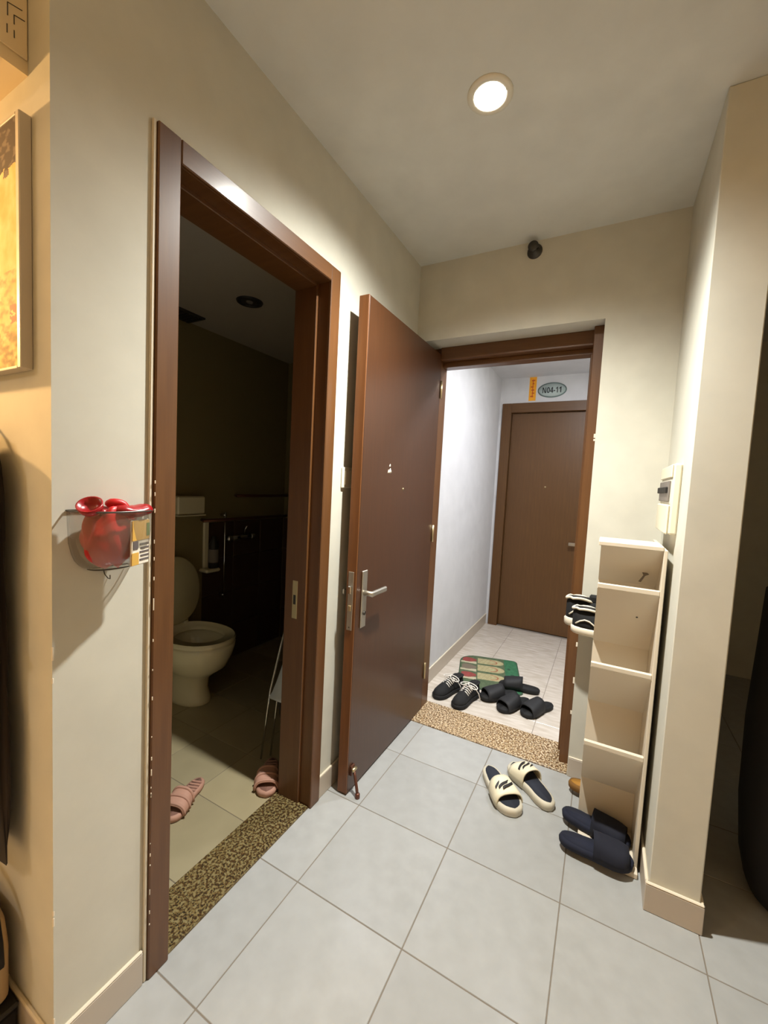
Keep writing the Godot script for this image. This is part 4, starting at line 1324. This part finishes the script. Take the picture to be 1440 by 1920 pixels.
func living_edge() -> void:
	# air conditioner: right end of the indoor unit
	var a := thing("air_conditioner", "cream wall air conditioner at the top left edge", "air conditioner", Vector3(-0.09, 2.17, -0.163))
	var st := begin()
	prism(st, PackedVector2Array([Vector2(0, 0), Vector2(0.17, 0.0), Vector2(0.2, 0.035), Vector2(0.21, 0.1), Vector2(0.2, 0.27), Vector2(0.18, 0.29), Vector2(0, 0.29)]), 0.8, Transform3D(Basis(Vector3(0, 0, 1), Vector3(0, 1, 0), Vector3(1, 0, 0)), Vector3(-0.8, 0, 0)))
	part("casing", st, M["ac_plastic"], a)
	block("end_cap", Vector3(0.0, 0.026, 0.001), Vector3(0.004, 0.285, 0.196), M["ac_plastic"], a, 0.002)
	for q in [[[0.033, 0.106], [0.033, 0.082]], [[0.033, 0.106], [0.010, 0.112]], [[0.023, 0.092], [0.023, 0.075]], [[0.023, 0.092], [0.006, 0.096]], [[0.034, 0.066], [0.034, 0.05]], [[0.023, 0.064], [0.023, 0.05]]]:
		st = begin()
		tube(st, [Vector3(0.0042, q[0][1], q[0][0]), Vector3(0.0042, q[1][1], q[1][0])], 0.0009, 5)
		part("slot", st, M["iron"], a)
	block("louver", Vector3(-0.78, -0.006, 0.05), Vector3(-0.02, 0.0, 0.15), M["ac_plastic"], a, 0.002)
	# framed picture
	var p := thing("framed_picture", "gold toned picture in a slim frame on the warm wall", "picture", Vector3(-0.074, 1.835, -0.163))
	var W := 0.34
	var H := 0.252
	block("frame_side", Vector3(-0.016, -H, 0.0), Vector3(0.0, H, 0.022), M["frame_silver"], p, 0.002)
	block("frame_side", Vector3(-W, -H, 0.0), Vector3(-W + 0.016, H, 0.022), M["frame_silver"], p, 0.002)
	block("frame_rail", Vector3(-W + 0.016, H - 0.006, 0.0), Vector3(-0.016, H, 0.022), M["frame_silver"], p, 0.001)
	block("frame_rail", Vector3(-W + 0.016, -H, 0.0), Vector3(-0.016, -H + 0.006, 0.022), M["frame_silver"], p, 0.001)
	block("backing", Vector3(-W + 0.002, -H + 0.002, 0.0005), Vector3(-0.002, H - 0.002, 0.012), M["iron"], p)
	st = begin()
	var c := [Vector3(-W + 0.016, H - 0.006, 0.0195), Vector3(-0.004, H - 0.006, 0.0195), Vector3(-0.004, -H + 0.006, 0.0195), Vector3(-W + 0.016, -H + 0.006, 0.0195)]
	var uv := [Vector2(0, 0), Vector2(1, 0), Vector2(1, 1), Vector2(0, 1)]
	for k in [0, 1, 2, 0, 2, 3]:
		st.set_uv(uv[k])
		st.add_vertex(c[k])
	part("print", st, M["art_print"], p)
	# dark coat hanging on the wall at the left edge
	var k0 := thing("hanging_coat", "dark fuzzy coat hanging at the left edge below the picture", "coat", Vector3(-0.315, 0.0, -0.127))
	st = begin(true)
	var rings := []
	for q in [[0.47, 0.165, 0.026], [0.6, 0.17, 0.028], [0.8, 0.172, 0.028], [0.95, 0.168, 0.028], [1.1, 0.166, 0.028], [1.22, 0.17, 0.028], [1.32, 0.178, 0.026], [1.38, 0.168, 0.024], [1.42, 0.15, 0.02], [1.45, 0.12, 0.016], [1.475, 0.03, 0.01]]:
		var r := PackedVector3Array()
		for k in 48:
			var ang := TAU * k / 48.0
			var b: float = 1.0 + 0.12 * sin(ang * 7.0 + q[0] * 5.0) * clampf((1.4 - q[0]) * 2.0, 0.0, 1.0) + 0.05 * sin(ang * 17.0 + q[0] * 31.0)
			r.append(Vector3(q[1] * b * cos(ang), q[0], q[2] * b * sin(ang)))
		rings.append(r)
	loft(st, rings)
	part("body", st, M["coat_fabric"], k0)
	st = begin(true)
	tube(st, [Vector3(0, 1.47, 0.0), Vector3(0, 1.495, -0.01), Vector3(0, 1.5, -0.036)], 0.004, 6)
	part("hook", st, M["iron"], k0)
	st = begin()
	slab(st, Vector3(-0.012, -0.02, -0.001), Vector3(0.012, 0.02, 0.001), 0.0005, Transform3D(Basis(Vector3(0, 0, 1), 0.8), Vector3(0.168, 0.985, 0.012)))
	part("paper_tag", st, M["paper"], k0)
	# tan bag with a black strap on the floor below
	var g := thing("shoulder_bag", "tan bag with black strap on a dark box at the left edge", "bag", Vector3(-0.305, 0.1, -0.118))
	st = begin(true)
	rings = []
	for q in [[0.0, 0.14, 0.028], [0.02, 0.155, 0.033], [0.14, 0.158, 0.033], [0.2, 0.15, 0.028], [0.23, 0.13, 0.02]]:
		rings.append(ellipse(Vector3(0, q[0], 0), q[1], q[2], 32, 0.6))
	loft(st, rings)
	part("body", st, M["tan_leather"], g)
	st = begin(true)
	var pts := []
	for k in 13:
		var ang := PI * k / 12.0
		pts.append(Vector3(0.165 * cos(ang), 0.12 + 0.2 * sin(ang), 0.0))
	tube(st, pts, 0.008, 6)
	part("strap", st, M["black_fabric"], g)
	block("flap", Vector3(-0.14, 0.12, 0.026), Vector3(0.14, 0.21, 0.04), M["grey_cloth"], g, 0.008)
	var lb := thing("storage_box", "low black box under the tan bag at the left edge", "box", Vector3(-0.31, 0.0, -0.115))
	block("box_body", Vector3(-0.17, 0.0, -0.034), Vector3(0.17, 0.085, 0.04), M["black_fabric"], lb, 0.006)
	block("box_lid", Vector3(-0.173, 0.085, -0.036), Vector3(0.173, 0.099, 0.043), M["dark_grey"], lb, 0.004)
	# tall black bag standing in the recess right of the wall end
	var b2 := thing("tall_bag", "tall black upright bag in the dark passage at the right edge", "bag", Vector3(1.735, 0.0, -1.62))
	st = begin(true)
	rings = []
	for q in [[0.0, 0.15, 0.13], [0.03, 0.18, 0.155], [0.12, 0.20, 0.17], [0.3, 0.215, 0.18], [0.6, 0.22, 0.18], [0.9, 0.21, 0.17], [1.08, 0.205, 0.16], [1.11, 0.18, 0.14]]:
		rings.append(ellipse(Vector3(0, q[0], 0), q[1], q[2], 36, 0.7))
	loft(st, rings)
	part("body", st, M["black_fabric"], b2)
	st = begin(true)
	tube(st, [Vector3(-0.08, 1.1, 0), Vector3(-0.07, 1.16, 0), Vector3(0.07, 1.16, 0), Vector3(0.08, 1.1, 0)], 0.012, 8)
	part("handle", st, M["black_strap"], b2)
	for x in [-0.1, 0.1]:
		block("strap", Vector3(x - 0.015, 0.1, 0.17), Vector3(x + 0.015, 0.98, 0.19), M["black_strap"], b2, 0.004)
